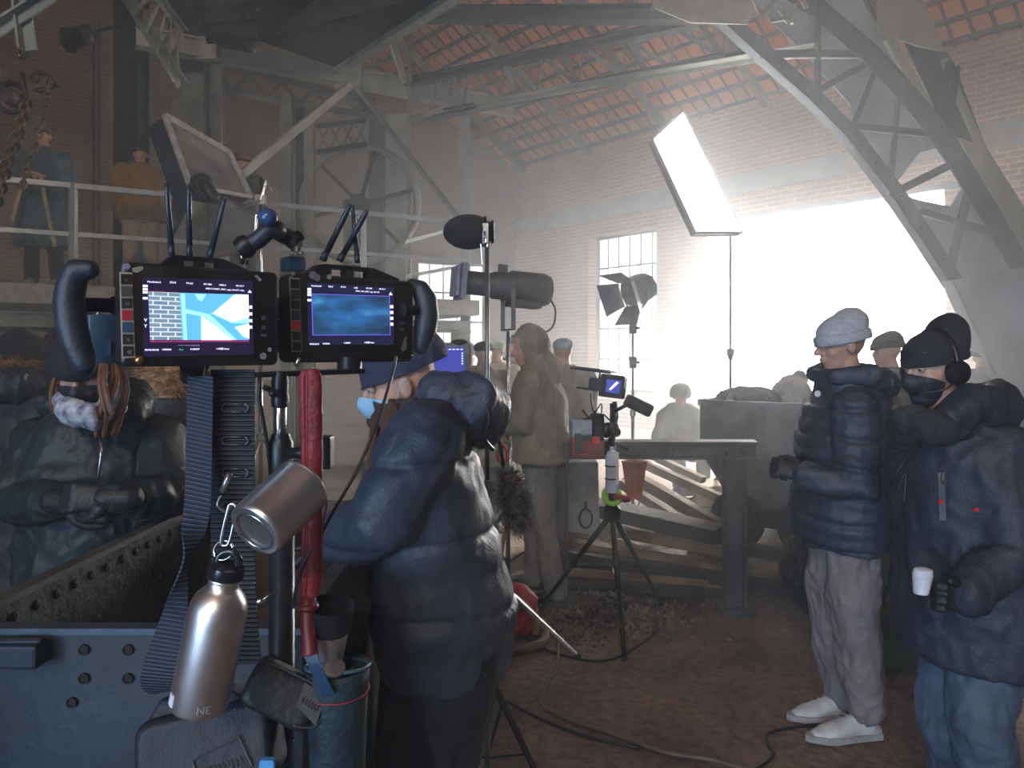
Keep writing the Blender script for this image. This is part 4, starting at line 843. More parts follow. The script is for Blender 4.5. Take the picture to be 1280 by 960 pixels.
# person wrapped in a blanket, sitting on the planks
D = 7.9; x = (850-640)/F*D
J = dict(hip=V((x, D, .52)), chest=V((x-.02, D-.06, .80)), neck=V((x-.02, D-.10, 1.0)), head=V((x-.03, D-.16, 1.12)))
for s_, k in ((-1, 'R'), (1, 'L')): J['sh'+k] = V((x+.17*s_, D-.06, .92)); J['el'+k] = V((x+.24*s_, D-.18, .68)); J['wr'+k] = V((x+.08*s_, D-.35, .62)); J['hp'+k] = V((x+.09*s_, D-.04, .50)); J['kn'+k] = V((x+.13*s_, D-.48, .52)); J['an'+k] = V((x+.12*s_, D-.50, .10))
p = body('person', 'person wrapped in a pale blanket sitting by the window wall', J, (0, -1, 0), V((-.15, -1, -.2)), .012)
pb = mat('pale_green_blanket', (.38, .44, .40), .9, 0, .1, 6, .3, 60)
mb = MB(); mb.loft([(V((x, D-.12, .50)), V((1, 0, 0)), V((0, 1, 0)), .34, .28), (V((x, D-.08, .72)), V((1, 0, 0)), V((0, 1, 0)), .31, .23), (V((x, D-.06, .92)), V((1, 0, 0)), V((0, 1, 0)), .26, .17), (V((x-.02, D-.08, 1.03)), V((1, 0, 0)), V((0, 1, 0)), .12, .11)])
link('blanket', bake(mb, .014, 3, folds(.022, 6, seed=71)), pb, p, True); finish_legs(p, J, (0, -1, 0), mat('pale_blue_trousers', (.35, .42, .45), .85), .085, .07, .06, .14, .014, 72)
MB().lathe([(.10, -.03), (.118, 0), (.112, .05), (.085, .10), (.04, .125), (.001, .13)], J['head']+V((0, .01, .02))).build('head_scarf', pb, p, 'auto')
for k in 'LR': boots('boot', V((J['an'+k].x, D-.46, .004)), (0, -1, 0), darkc, p, .26, .05, None, .10, .010)
# ================================================ FILM LIGHTS, STANDS, PROPS IN THE HALL
def stand(name, label, x, y, ztop, zap, rad, m_=blk_m, r=.014, legs=(20, 140, 260), leg_m=None, group=None, r2=None):
    t = thing(name, label, 'stand', (x, y, 0), group); MB().tube([(x, y, .06), (x, y, ztop*.55)], r, 10).tube([(x, y, ztop*.5), (x, y, ztop)], r*.72, 10).build('pole', m_, t, True)
    MB().lathe([(r*1.2, -.03), (r*2, -.02), (r*2, .03), (r*1.2, .04)], (x, y, zap)).lathe([(r*1.1, -.03), (r*1.7, -.02), (r*1.7, .02), (r*1.1, .03)], (x, y, ztop*.55)).build('collar', m_, t, 'auto')
    for a in legs:
        e = V((x+rad*math.cos(R(a)), y+rad*math.sin(R(a)), .012)); c = V((x, y, zap))
        l = MB().beam(c, e, r*1.5, r*1.1).build('leg', leg_m or m_, t); MB().beam(c.lerp(e, .5), V((x, y, zap*.28)), r, r*.6).build('brace', leg_m or m_, l)
        MB().ell(e, (r*1.5, r*1.5, .012)).build('rubber_foot', rubber, l, True)
    return t
def axes(d, up=(0, 0, 1)):
    d = V(d).normalized(); x = d.cross(V(up)).normalized(); return (x, x.cross(d).normalized()*1, d)
# LED panel by the doorway
q = [P(815, 174, 7.0), P(853, 139, 7.3), P(928, 291, 7.05), P(869, 291, 6.75)]
n_ = (q[1]-q[0]).cross(q[3]-q[0]).normalized(); n_ = n_ if n_.y < 0 else -n_
lp = thing('lit_softbox', 'long tilted glowing white light panel beside the bright doorway', 'light', P(912, 600, 7.1)*1.0)
lp.location.z = 0
MB().prism([p-n_*.012 for p in q], -n_*.06).build('housing', blk, lp)
MB().prism([p+(q[0]+q[2]-2*p)/2*.025 for p in q], n_*.004).build('diffuser', emat('panel_glow', (1, .99, .97), 13), lp)
mb = MB()
for a, b in zip(q, q[1:]+q[:1]): mb.beam(a, b, .012, .03)
mb.build('frame', mat('grey_frame', (.30, .32, .36), .5, .5), lp)
t = stand('light_stand', 'thin dark pole standing behind the hopper under the glowing panel', P(913, 0, 7.15).x, 7.15, P(0, 285, 7.15).z, .45, .5, r=.017)
MB().tube([P(913, 292, 7.15), P(905, 285, 7.1), P(900, 268, 7.08)], .014).box(P(913, 440, 7.15), (.07, .05, .07)).build('grip_head', blk_m, t)
# ellipsoidal spotlight
D = 5.0; sp = thing('spotlight', 'long grey tubular spotlight aimed left above the crowd', 'light', P(645, 400, D)); a = P(574, 352, D-.1); b = P(689, 364, D+.1); ax = axes(b-a); L_ = (b-a).length
pg = mat('spot_grey', (.075, .08, .088), .5, .3)
MB().lathe([(.075, 0), (.082, .02), (.082, .33*L_), (.095, .36*L_), (.095, .5*L_), (.115, .55*L_), (.118, .9*L_), (.10, .97*L_), (.05, L_)], a, ax, 28).build('barrel', pg, sp, 'auto')
mb = MB(); mb.box(a+ax[2]*.01, (.24, .24, .035), ax); mb.box(a-ax[2]*.03, (.20, .20, .02), ax); mb.build('colour_frame', mat('frame_grey_blue', (.30, .34, .42), .5), sp)
for k in range(3): MB().box(a+ax[2]*(.42+.03*k)*L_+ax[1]*.10, (.01, .10, .03), ax).build('shutter_handle', chrome, sp)
MB().box(a+ax[2]*.70*L_-ax[1]*.11, (.16, .05, .22), ax).build('lamp_cap', pg, sp)
mb = MB()
for s_ in (-1, 1): mb.beam(a+ax[2]*.52*L_+ax[0]*.125*s_, a+ax[2]*.52*L_+ax[0]*.125*s_-V((0, 0, .30)), .03, .012)
mb.beam(a+ax[2]*.52*L_-V((0, 0, .30))-ax[0]*.13, a+ax[2]*.52*L_-V((0, 0, .30))+ax[0]*.13, .03, .012); mb.build('yoke', pg, sp)
MB().tube(bez([b-ax[1]*.06, b-V((-.03, 0, .15)), b-V((.02, 0, .28)), a+ax[2]*.56*L_-V((0, 0, .34))]), .007, 6).build('cable', blk, sp, True)
pc = a+ax[2]*.52*L_-V((0, 0, .30))
stand('light_stand', 'chrome-topped stand carrying the long tubular spotlight', pc.x, pc.y, pc.z-.01, .5, .5, chrome, .016)
# oval black windshield lamp on slim pole
D = 2.6; c = P(586, 290, D); ow = thing('oval_windshield', 'black oval padded head mounted on the slim pole above the leaning woman', 'windshield', c-V((0, 0, .07)))
link('cover', bake(MB().ell(c, (.094, .075, .063), n=24, m=14), .006, 2, lambda p, n_: .0012*noise.noise(p*120)), mat('black_foam', (.020, .021, .024), .9, 0, .1, 40, .5, 200), ow, True)
MB().lathe([(.050, .052), (.057, .055), (.057, .066), (.050, .069)], c, axes((1, 0, 0)), 24).lathe([(.036, .080), (.043, .082), (.040, .092)], c, axes((1, 0, 0)), 24).build('end_ring', blk_m, ow, 'auto')
mb = MB(); mb.box(P(607, 292, 2.55), (.02, .02, .07)); mb.torus(P(606, 296, 2.52), .018, .004, axes((1, 0, 0))); mb.tube([P(601, 305, 2.53), P(603, 330, 2.53)], .002, 5); mb.build('clip', chrome, ow, 'auto')
stand('light_stand', 'slim black pole rising behind the leaning woman under the black oval head', P(609, 0, 2.62).x, 2.62, P(0, 300, 2.62).z, .44, .42, mat('pole_grey_steel', (.22, .24, .25), .35, .8), .0115, (-48, 75, 195), blk_m)
# lamp on a tall stand in front of the window
D = 6.4; c = P(795, 364, D); fl = thing('fresnel_lamp', 'small tilted lamp head with barn doors in front of the tall window', 'light', P(791, 400, D))
gl = mat('lamp_blue_grey', (.22, .26, .30), .5, .3); ax = axes(V((-.75, -.45, -.35)))
MB().lathe([(.06, -.17), (.12, -.15), (.14, -.05), (.145, .05), (.12, .08)], c, ax, 8).build('lamp_head', gl, fl, 'auto')
for s_, (i, sg) in enumerate(((0, 1), (0, -1), (1, 1), (1, -1))):
    o_ = ax[i]*sg; w_ = ax[1-i]; e = c+ax[2]*.08+o_*.11; MB().prism([e-w_*.11, e+w_*.11, e+w_*.15+o_*.12+ax[2]*.14, e-w_*.15+o_*.12+ax[2]*.14], o_*.006).build('barn_door', gl, fl)
MB().torus(c-V((0, 0, 0)), .17, .009, (ax[0], V((0, 0, -1)), ax[2]), 12, 8, 0, 180).build('yoke', gl, fl, True)
t = stand('light_stand', 'silver stand with grips in front of the tall window', P(791, 0, D).x, D, P(0, 395, D).z, .55, .55, mat('satin_steel', (.40, .42, .42), .4, .7), .016, (-60, 60, 180))
for y_ in (410, 453): MB().box(P(791, y_, D), (.06, .05, .10)).tube([P(791, y_, D), P(799, y_, D-.05)], .012).build('grip_head', mat('grip_grey', (.12, .13, .13), .5, .5), t)
# big tilted lamp head with frame in front of the gallery
q = [P(205, 145, 6.9), P(286, 192, 7.3), P(313, 247, 7.0), P(237, 233, 6.6)]
n_ = (q[1]-q[0]).cross(q[3]-q[0]).normalized(); n_ = n_ if n_.y < 0 else -n_; off = V((-.23, .16, -.05))
fr = thing('framed_diffuser', 'large tilted film lamp with grey framed diffuser and red scrawl, before the gallery', 'light', P(326, 330, 6.8))
bl = mat('dark_blue_fabric', (.022, .045, .085), .55, 0, .2, 5)
MB().prism([p-n_*.02 for p in q], off).build('lamp_box', bl, fr)
MB().prism([p-n_*.006 for p in q], n_*.005).build('diffusion_cloth', mat('grey_diffusion', (.22, .23, .235), .7, 0, .2, 4), fr)
mb = MB()
for i, (a, b) in enumerate(zip(q, q[1:]+q[:1])): mb.beam(a+n_*.01, b+n_*.01, .05, .055 if i == 0 else .03)
mb.build('frame', mat('frame_alloy', (.62, .64, .66), .45, .3), fr)
MB().prism([q[0]+off, q[3]+off, P(213, 305, 6.7)+off*.2, P(243, 240, 6.5)], (.01, .02, .0)).build('side_flap', bl, fr)
u_ = (q[1]-q[0]).normalized(); v_ = (q[3]-q[0]).normalized(); o_ = (q[0]+q[2]+q[3]+q[3])/4+n_*.012+u_*.05
pts = [o_+u_*(.012*k+.008*math.sin(k*1.9))-v_*(.035*math.sin(k*1.25)*(1 if k < 9 else .6)-.006*k) for k in range(26)]
MB().tube(bez(pts, 3), .0035, 5).build('red_scrawl', mat('red_marker', (.60, .10, .06), .6), fr)
MB().ell(P(252, 228, 6.5), (.10, .09, .09)).tube(bez([P(246, 225, 6.6), P(256, 232, 6.4), P(268, 250, 6.4)]), .06, 10).build('knuckle', blk, fr, True)
fr2 = thing('reflector_frame', 'smaller tilted framed reflector hung below the large framed lamp', 'reflector', P(295, 320, 6.6))
q2 = [P(281, 247, 6.5), P(320, 268, 6.7), P(318, 312, 6.7), P(262, 322, 6.5)]
mb = MB()
for a, b in zip(q2, q2[1:]+q2[:1]): mb.tube([a, b], .013)
mb.build('frame', chrome, fr2); MB().prism(q2, (0, .01, 0)).build('cloth', mat('grey_diffusion', (0, 0, 0)), fr2)
t = stand('light_stand', 'chrome stand with grip arms carrying the framed lamp in front of the gallery', P(326, 0, 6.75).x, 6.75, P(0, 222, 6.75).z, .8, .6, chrome, .020)
mb = MB(); mb.tube([P(326, 250, 6.7), P(300, 262, 6.6), P(265, 246, 6.5)], .012); mb.tube([P(326, 300, 6.7), P(306, 308, 6.65)], .012); mb.tube([P(326, 250, 6.7), P(332, 225, 6.7), P(340, 238, 6.7)], .012)
for y_ in (250, 302): mb.box(P(326, y_, 6.72), (.09, .06, .09))
mb.build('grip_arm', chrome, t)
# small monitor on its stand
D = 3.9; c = P(564, 452, D); sm = thing('small_monitor', 'small grey monitor with blue picture just behind the leaning woman', 'monitor', c-V((0, 0, .11)))
MB().rbox(c, (.215, .05, .205), .02).build('body', mat('monitor_grey', (.16, .18, .18), .6), sm, 'auto')
MB().box(c+V((-.006, -.026, .002)), (.158, .004, .152)).build('screen', emat('blue_screen_glow', (.03, .04, .36), .5), sm)
mb = MB()
for k in range(7): mb.box(c+V((-.068+k*.021, -.029, .066)), (.012, .002, .005)); mb.box(c+V((-.068+k*.021, -.029, -.060)), (.012 if k % 2 else .004, .002, .004))
for k in range(5): mb.box(c+V((.062, -.029, .045-k*.014)), (.007, .002, .007))
mb.build('screen_readout', emat('readout_glow', (.7, .72, 1), 1.1), sm)
MB().tube([c+V((-.09, 0, .1)), c+V((-.09, 0, .15)), c+V((-.105, 0, .19)), c+V((-.105, 0, .23))], .004, 6).build('antenna', blk, sm)
MB().ell(c+V((.045, 0, .10)), (.05, .03, .022)).build('top_cap', blk, sm, True); MB().box(c+V((0, .0, -.115)), (.10, .05, .03)).build('mount', blk_m, sm)
stand('light_stand', 'silver-legged stand behind the leaning woman, holding the small monitor', c.x+.13, D, c.z-.12, .48, .56, mat('satin_steel', (0, 0, 0)), .013, (-14, 105, 222)).location
MB().beam(V((c.x+.13, D, c.z-.13)), V((c.x-.02, D, c.z-.13)), .025, .02).build('arm', blk_m, sm)
# furry microphone
D = 2.7; fm = thing('furry_microphone', 'shaggy grey fur-covered microphone hanging behind the leaning woman by the red loop', 'microphone', P(640, 672, D))
ax = (V((1, 0, 0)), V((0, 1, 0)), V((.12, 0, 1)).normalized())
tuft(fm, 'fur_cover', P(641, 622, D), (.045, .045, .12), mat('grey_fur', (.30, .29, .27), .8, 0, .35, 30, col2=(.04, .045, .05)), 1500, .040, (V((.97, 0, .22)), V((0, 1, 0)), V((-.22, 0, .97))), 8, .5, .0014)
MB().torus(P(628, 568, D), .034, .006, (V((.5, 0, 0)), V((0, 0, 1)), V((0, 1, 0))), 20).build('red_loop', mat('red_cord', (.45, .02, .04), .6), fm, True)
MB().tube([P(630, 585, D), P(622, 540, D-.02), P(610, 530, 2.63)], .008, 8).build('mount_arm', blk, fm, True)
# camera tripod with small camera monitor and its accessories
D = 4.2; cx = (765-640)/F*D; rg = thing('camera_tripod', 'black camera tripod with small tilted screen in front of the plank pile', 'tripod', (cx, D, 0))
ap = V((cx, D, .66)); bs = V((cx, D, 1.16))
MB().tube([ap, bs], .022, 12).tube([bs, V((cx, D, 1.30))], .014, 10).build('column', blk_m, rg, True)
MB().lathe([(.03, -.05), (.05, -.03), (.05, .03), (.03, .05)], ap).lathe([(.03, -.03), (.04, 0), (.03, .03)], bs).build('shoulder', blk_m, rg, 'auto')
for e in (V((cx+.0, 3.73, .012)), V((cx-.40, 4.50, .012)), V((cx+.36, 4.52, .012))):
    m_ = ap.lerp(e, .55); l = MB().tube([ap, m_], .017, 8).tube([m_, e], .012, 8).build('leg', blk_m, rg, True); MB().tube([m_, V((cx, D, .34))], .007, 6).build('spreader', blk_m, l); MB().ell(e, (.018, .018, .012)).build('rubber_foot', rubber, l, True)
M = rot_frame(P(766, 483, D), -28, -6, 6)
MB(M).rbox((0, 0, 0), (.15, .05, .135), .012).build('screen_body', blk, rg, 'auto')
MB(M).box((.012, -.027, .0), (.085, .004, .075)).build('screen', emat('indigo_screen_glow', (.05, .06, .36), .55), rg)
MB(M).prism([(-.01, -.030, -.02), (.0, -.030, -.025), (.045, -.030, .025), (.03, -.030, .03)], (0, -.001, 0)).build('screen_image', emat('readout_glow', (0, 0, 0), 0), rg)
MB(M).box((-.10, .03, -.0), (.11, .06, .075)).build('camera_body', blk, rg, bevel=.008)
mb = MB(M); mb.box((-.12, 0, .085), (.22, .10, .008)); mb.box((-.14, -.03, .074), (.26, .01, .01)); mb.box((-.155, 0, -.035), (.13, .03, .012)); mb.tube([(-.09, 0, .08), (-.09, 0, .03)], .006); mb.build('top_plate', blk_m, rg)
MB().box(P(798, 507, 4.1), (.17, .06, .075), (V((.88, 0, -.42)), V((0, 1, 0)), V((.42, 0, .88)))).build('side_battery', blk, rg, bevel=.015)
MB().tube([P(768, 502, D), P(770, 520, D), P(765, 550, D)], .015).tube([P(766, 515, D), P(790, 503, 4.12)], .011).tube([P(765, 552, D), P(785, 562, 4.05)], .008).build('arm', blk_m, rg, True)
mb = MB(); mb.ell(P(758, 538, D), (.035, .03, .045)); mb.ell(P(770, 540, D), (.03, .03, .03)); mb.build('pan_head', blk_m, rg, True)
MB().tube(bez([P(738, 492, D), P(742, 515, 4.15), P(752, 505, 4.12), P(750, 530, 4.1)]), .004, 6).tube(bez([P(728, 512, D), P(737, 522, D), P(745, 515, D)]), .006, 6).build('cable', blk, rg, True)
wb = thing('accessory_pouch', 'red and grey pouch stuffed with gear hanging beside the camera tripod', 'pouch', P(733, 578, 4.2))
M = rot_frame(P(735, 553, 4.22), 6)
MB(M).rbox((0, .03, -.03), (.19, .10, .13), .02).build('pocket', mat('dusky_red_cloth', (.26, .09, .085), .8), wb, 'auto')
MB(M).rbox((-.01, .03, .07), (.17, .09, .12), .015).build('gear_box', mat('pale_blue_grey', (.38, .46, .55), .6), wb, 'auto')
MB(M).rbox((.055, .01, .09), (.07, .09, .16), .02).build('black_case', blk, wb, 'auto')
MB(M).box((.04, -.028, .015), (.05, .02, .045)).build('red_box', mat('bright_red', (.75, .06, .04), .5), wb, bevel=.005)
mb = MB(M); mb.box((-.065, -.03, .0), (.035, .02, .11)); mb.box((-.015, -.03, .03), (.07, .01, .03)); mb.build('tool', mat('dark_green', (.05, .09, .07), .6), wb)
mb = MB(M); mb.tube([(-.09, -.02, .04), (-.09, -.02, -.07), (.0, -.024, -.07)], .006); mb.box((-.0, -.024, -.0), (.012, .006, .10)); mb.build('red_strap', mat('red_strap', (.45, .05, .06)), wb)
MB(M).tube([(-.02, .05, .13), (.10, .02, .16), (.16, .0, .10)], .006).build('hanging_hook', blk_m, wb)
bt = thing('spray_bottle', 'pale blue and white bottle strapped upright to the camera tripod', 'bottle', P(765, 612, 4.12))
MB().lathe([(.034, -.23), (.038, -.22), (.038, -.03), (.028, 0), (.012, .012), (.012, .03), (.001, .031)], P(765, 565, 4.12)).build('body', mat('pale_plastic', (.55, .66, .85), .4), bt, 'auto')
MB().box(P(771, 585, 4.085), (.022, .008, .18)).build('white_strip', mat('white_plastic', (.75, .75, .75), .5), bt)
mb = MB(); mb.torus(P(765, 598, 4.12), .040, .004); mb.torus(P(765, 582, 4.12), .040, .004); mb.build('clip', blk_m, bt, True)
mb = MB(); mb.torus(P(765, 620, 4.13), .046, .016, axes((.35, 1, .1))); tag(mb.build('tape_roll', mat('lime_tape', (.30, .75, .08), .6), None, True), 'lime green tape roll hanging on the camera tripod column', 'tape')
mb = MB(); mb.torus(P(777, 623, 4.12), .040, .014, axes((.2, .4, 1))); tag(mb.build('tape_roll', mat('crimson_tape', (.40, .06, .07), .6), None, True), 'crimson tape roll hanging just right of the green roll', 'tape')
tag(MB().lathe([(.05, 0), (.085, .24), (.095, .25), (.088, .25), (.045, .01)], P(793, 622, 4.9), n=4).build('orange_basket', mat('translucent_orange', (.65, .20, .12), .5), None), 'orange tapered plastic basket behind the bottle on the camera tripod', 'basket')
# ---- steel trestle frame
tf = thing('trestle_frame', 'dark steel trestle frame with wide flat top rail standing over the planks', 'frame', P(820, 765, 4.5)); tf.location.z = 0
MB().ibeam(P(694, 561, 4.6), P(945, 562, 4.42), .14, .11, .016).build('top_rail', mat('trestle_steel', (.10, .10, .115), .6, .3, .2, 6), tf)
ts = MATS['trestle_steel']
for x_, d_ in ((918, 4.43), (698, 4.6)):
    p = P(x_, 575, d_); MB().ibeam(V((p.x, p.y, 0)), V((p.x, p.y, 1.0)), .11, .12, .016, (1, 0, 0)).build('post', ts, tf); MB().box((p.x, p.y, .02), (.20, .22, .04)).build('foot_plate', ts, tf)
# ---- iron hopper wagon
hw = thing('hopper_wagon', 'large blue-grey iron hopper wagon behind the man in the pale beanie', 'wagon', P(960, 690, 5.6)); hw.location.z = 0
tl, tr_, dl, dr = P(877, 503, 5.9), P(1035, 503, 5.3), P(960, 500, 7.0), P(1120, 500, 6.4)
zt = tl.z
def hz_(z, k): c_ = (tl+tr_+dl+dr)/4; return [V((c_.x+(p.x-c_.x)*k, c_.y+(p.y-c_.y)*k, z)) for p in (tl, tr_, dr, dl)]
hm = mat('hopper_steel', (.17, .20, .225), .6, .2, .25, 4, .3, 20)
mb = MB(); L_ = []
for z, k in ((zt, 1.0), (zt-.42, 1.0), (.30, .66)): L_.append([mb.v(p) for p in hz_(z, k)])
for a, b in zip(L_, L_[1:]): mb.ring_faces(a, b)
mb.face(L_[-1]); o = mb.build('tub', hm, hw); s_ = o.modifiers.new('t', 'SOLIDIFY'); s_.thickness = .02
mb = MB(); c4 = hz_(zt, 1.01); c5 = hz_(zt-.42, 1.01)
for a, b in zip(c4, c4[1:]+c4[:1]): mb.beam(a, b, .05, .05)
mb.build('rim', hm, hw)
mb = MB()
for t_ in (0.02, .5, .98): mb.beam(c4[0].lerp(c4[1], t_)+V((0, -.02, 0)), c5[0].lerp(c5[1], t_)+V((0, -.02, 0)), .05, .03)
mb.build('rib', hm, hw)
c6 = hz_(.28, .8)
for a, b in ((c6[0], c6[1]), (c6[3], c6[2])): MB().ibeam(a, b, .09, .14).build('chassis_beam', rust, hw)
for a, b in ((c6[0], c6[1]), (c6[3], c6[2])):
    for t_ in (.15, .85):
        p = a.lerp(b, t_); MB().lathe([(.03, -.05), (.20, -.04), (.20, .02), (.23, .025), (.23, .04), (.03, .05)], V((p.x, p.y, .232)), axes((dl-tl).normalized())).build('wheel', rust, hw, 'auto')
def sack(px, py, D, r3, m_, label, seed, nm='sack', cat='sack'):
    c = P(px, py, D); me = bake(MB().ell(c, r3, n=18, m=10), min(r3)/9, 3, folds(min(r3)*.22, 2.2/max(r3)*.9, seed=seed, stretch=(1, 1, 1))); return tag(link(nm, me, m_, None, True), label, cat)
sack(935, 500, 6.1, (.26, .2, .10), mat('dark_sacking', (.06, .07, .075), .9), 'low dark sack heaped on the rim of the iron hopper', 91)
sack(990, 492, 6.2, (.15, .13, .14), mat('pale_sacking', (.42, .42, .40), .9), 'pale sack on the iron hopper next to the dark one', 92)
sack(908, 500, 6.2, (.10, .1, .06), mat('pale_sacking', (0, 0, 0)), 'small pale bundle on the left corner of the iron hopper', 93, 'bundle', 'bundle')
# ---- planks
pk = [  # px0 py0 D0 px1 py1 D1 w h mat
 (698, 664, 5.2, 800, 690, 5.0, .16, .05, 0), (720, 628, 5.7, 900, 668, 5.0, .24, .10, 1), (700, 676, 5.0, 1010, 728, 4.75, .12, .05, 0), (700, 690, 4.9, 1015, 742, 4.6, .14, .06, 1),
 (704, 652, 5.6, 930, 694, 4.9, .14, .05, 0), (710, 702, 4.85, 1000, 735, 4.7, .16, .06, 1), (702, 712, 4.8, 905, 728, 4.7, .12, .05, 0), (820, 664, 5.4, 1010, 700, 5.1, .18, .06, 1),
 (786, 592, 6.2, 900, 658, 5.6, .10, .09, 0), (800, 578, 6.6, 905, 625, 6.1, .08, .07, 0), (776, 604, 6.0, 890, 676, 5.4, .08, .07, 2), (860, 690, 5.2, 1012, 722, 4.9, .14, .05, 2),
 (700, 722, 4.78, 880, 740, 4.62, .18, .05, 1), (742, 640, 6.0, 880, 652, 5.9, .12, .05, 2), (815, 570, 7.0, 880, 600, 6.6, .08, .06, 2)]
pm = [wood, wood_d, mat('pale_plank', (.30, .24, .16), .8, 0, .25, 6)]
adj = ['brown', 'dark stained', 'pale']
desc = ['short, lowest left, against the trestle post', 'broad, lying highest across the left of the pile', 'long, just under the broad plank', 'long, second from the bottom', 'slanting behind the tripod shoulder', 'long, near the front of the pile', 'thin, at the front of the pile', 'wide, running under the hopper', 'steep, leaning behind the trestle rail', 'steep and uppermost, under the blanket figure', 'steep, lowest of the leaning ones', 'running out at the right by the hopper wheel', 'foremost, flat on the floor', 'thin, deep in the pile', 'short, farthest back']
for (x0, y0, d0, x1, y1, d1, w_, h_, m_), ds in zip(pk, desc):
    a, b = P(x0, y0, d0), P(x1, y1, d1); a.z = max(a.z, h_/2+.005); b.z = max(b.z, h_/2+.005)
    tag(MB().beam(a, b, w_, h_).build('plank', pm[m_], None, bevel=.004), adj[m_]+' plank, '+ds, 'plank', 'planks in the pile beneath the trestle')
cr = thing('wooden_crate', 'low sunlit yellowish wooden crate behind the leaning planks', 'crate', V((P(893, 0, 7.2).x, 7.2, 0)))
M = rot_frame((P(893, 0, 7.2).x, 7.2, 0), 12); cw_ = mat('yellow_crate_wood', (.50, .38, .20), .8, 0, .15, 5)
for k in range(3): MB(M).box((0, -.26, .06+k*.10), (.66, .02, .085)).box((0, .26, .06+k*.10), (.66, .02, .085)).build('slat', cw_, cr)
MB(M).box((0, 0, .30), (.70, .56, .02)).build('lid', cw_, cr)
gp_ = thing('grey_bin', 'pale grey steel bin with a black hook behind the khaki man', 'bin', V((P(722, 0, 5.3).x, 5.3, 0)))
bx = P(722, 0, 5.3).x
MB().hexa([(bx-.12, 5.15, .02), (bx+.15, 5.15, .02), (bx+.15, 5.5, .02), (bx-.12, 5.5, .02), (bx-.17, 5.1, .82), (bx+.13, 5.1, .82), (bx+.13, 5.5, .82), (bx-.17, 5.5, .82)]).build('body', mat('bin_grey', (.30, .32, .34), .6, .1), gp_, bevel=.01)
MB().torus((bx+.04, 5.10, .42), .045, .008, (V((1, 0, 0)), V((0, 0, 1.5)), V((0, 1, 0))), 16).tube([(bx+.04, 5.10, .49), (bx+.04, 5.09, .54)], .009).build('hook', blk_m, gp_, True)
# rubble, bags, hoses, cables on the floor
mb = MB(); rn = random.Random(3)
for k in range(900):
    x_, y_ = rn.gauss(.62, .28), rn.gauss(4.45, .22); s_ = rn.uniform(.005, .017); a = [V((rn.uniform(-1, 1), rn.uniform(-1, 1), rn.uniform(-1, 1))).normalized() for _ in range(2)]; c_ = a[0].cross(a[1]).normalized(); b_ = c_.cross(a[0])
    mb.box((x_, y_, s_*.6+max(0, .05-.15*abs(x_-.62))*rn.random()), (s_*2.2, s_*1.3, s_), (a[0], b_, c_))
tag(mb.build('rubble', mat('rubble_stone', (.16, .15, .14), .9, 0, .4, 9)), 'loose rubble and shavings on the floor round the camera tripod legs', 'rubble', kind='stuff')
bg2 = thing('carry_bag', 'red and yellow bag on the floor just right of the leaning woman', 'bag', V((P(645, 0, 4.05).x, 4.05, 0)))
bc = V((P(643, 0, 4.05).x, 4.05, .15))
link('bag_body', bake(MB().ell(bc, (.13, .10, .14), n=18, m=10), .012, 3, folds(.02, 9, seed=95)), mat('red_nylon', (.60, .04, .035), .55), bg2, True)
MB().tube(bez([bc+V((-.03, -.1, .12)), bc+V((.05, -.11, .07)), bc+V((.11, -.08, -.02)), bc+V((.12, -.05, -.11))]), .020, 8).build('yellow_trim', mat('ochre_trim', (.45, .25, .06), .7), bg2, True)
tag(MB().tube(bez([(bc.x-.06, 3.86, .035), (bc.x+.02, 3.80, .035), (bc.x+.14, 3.86, .035), (bc.x+.17, 4.0, .035), (bc.x+.10, 4.12, .035)]), .026, 10).build('hose', mat('brown_pink_hose', (.20, .12, .10), .6), None, True), 'thick brown hose curling on the floor round the red bag', 'hose')
tb = thing('tool_bag', 'dark olive tool bag with orange patch on the floor behind the two men', 'bag', V((P(1128, 0, 3.7).x, 3.7, 0)))
bx = P(1128, 0, 3.7).x
MB().hexa([(bx-.22, 3.55, .01), (bx+.24, 3.55, .01), (bx+.24, 3.85, .01), (bx-.22, 3.85, .01), (bx-.2, 3.58, .30), (bx+.2, 3.58, .28), (bx+.2, 3.82, .28), (bx-.2, 3.82, .30)]).build('bag_body', mat('olive_cloth', (.05, .055, .03), .8), tb, bevel=.04)
mb = MB(); mb.box((bx-.07, 3.54, .22), (.07, .02, .07)); mb.box((bx+.13, 3.54, .12), (.06, .02, .08)); mb.build('orange_patch', mat('orange_patch', (.50, .14, .03), .7), tb)
MB().tube(bez([(bx-.12, 3.7, .29), (bx-.06, 3.7, .40), (bx+.06, 3.7, .40), (bx+.12, 3.7, .28)]), .014, 8).build('handle', blk, tb, True)
bp = thing('backpack', 'black backpack lying on the floor behind the pale-beanied man\'s legs', 'backpack', V((P(1018, 0, 4.4).x, 4.4, 0)))
bc = V((P(1018, 0, 4.4).x, 4.4, .26)); link('bag_body', bake(MB().ell(bc, (.20, .16, .25), n=18, m=10), .016, 3, folds(.02, 6, seed=97)), blk, bp, True)
MB().tube(bez([bc+V((-.1, -.13, .16)), bc+V((-.16, -.17, .0)), bc+V((-.1, -.14, -.16))]), .016, 8).build('strap', rubber, bp, True)
def FL(px, py, z=.008): D_ = (H0-z)*F/(py-440); return V(((px-640)/F*D_, D_, z))
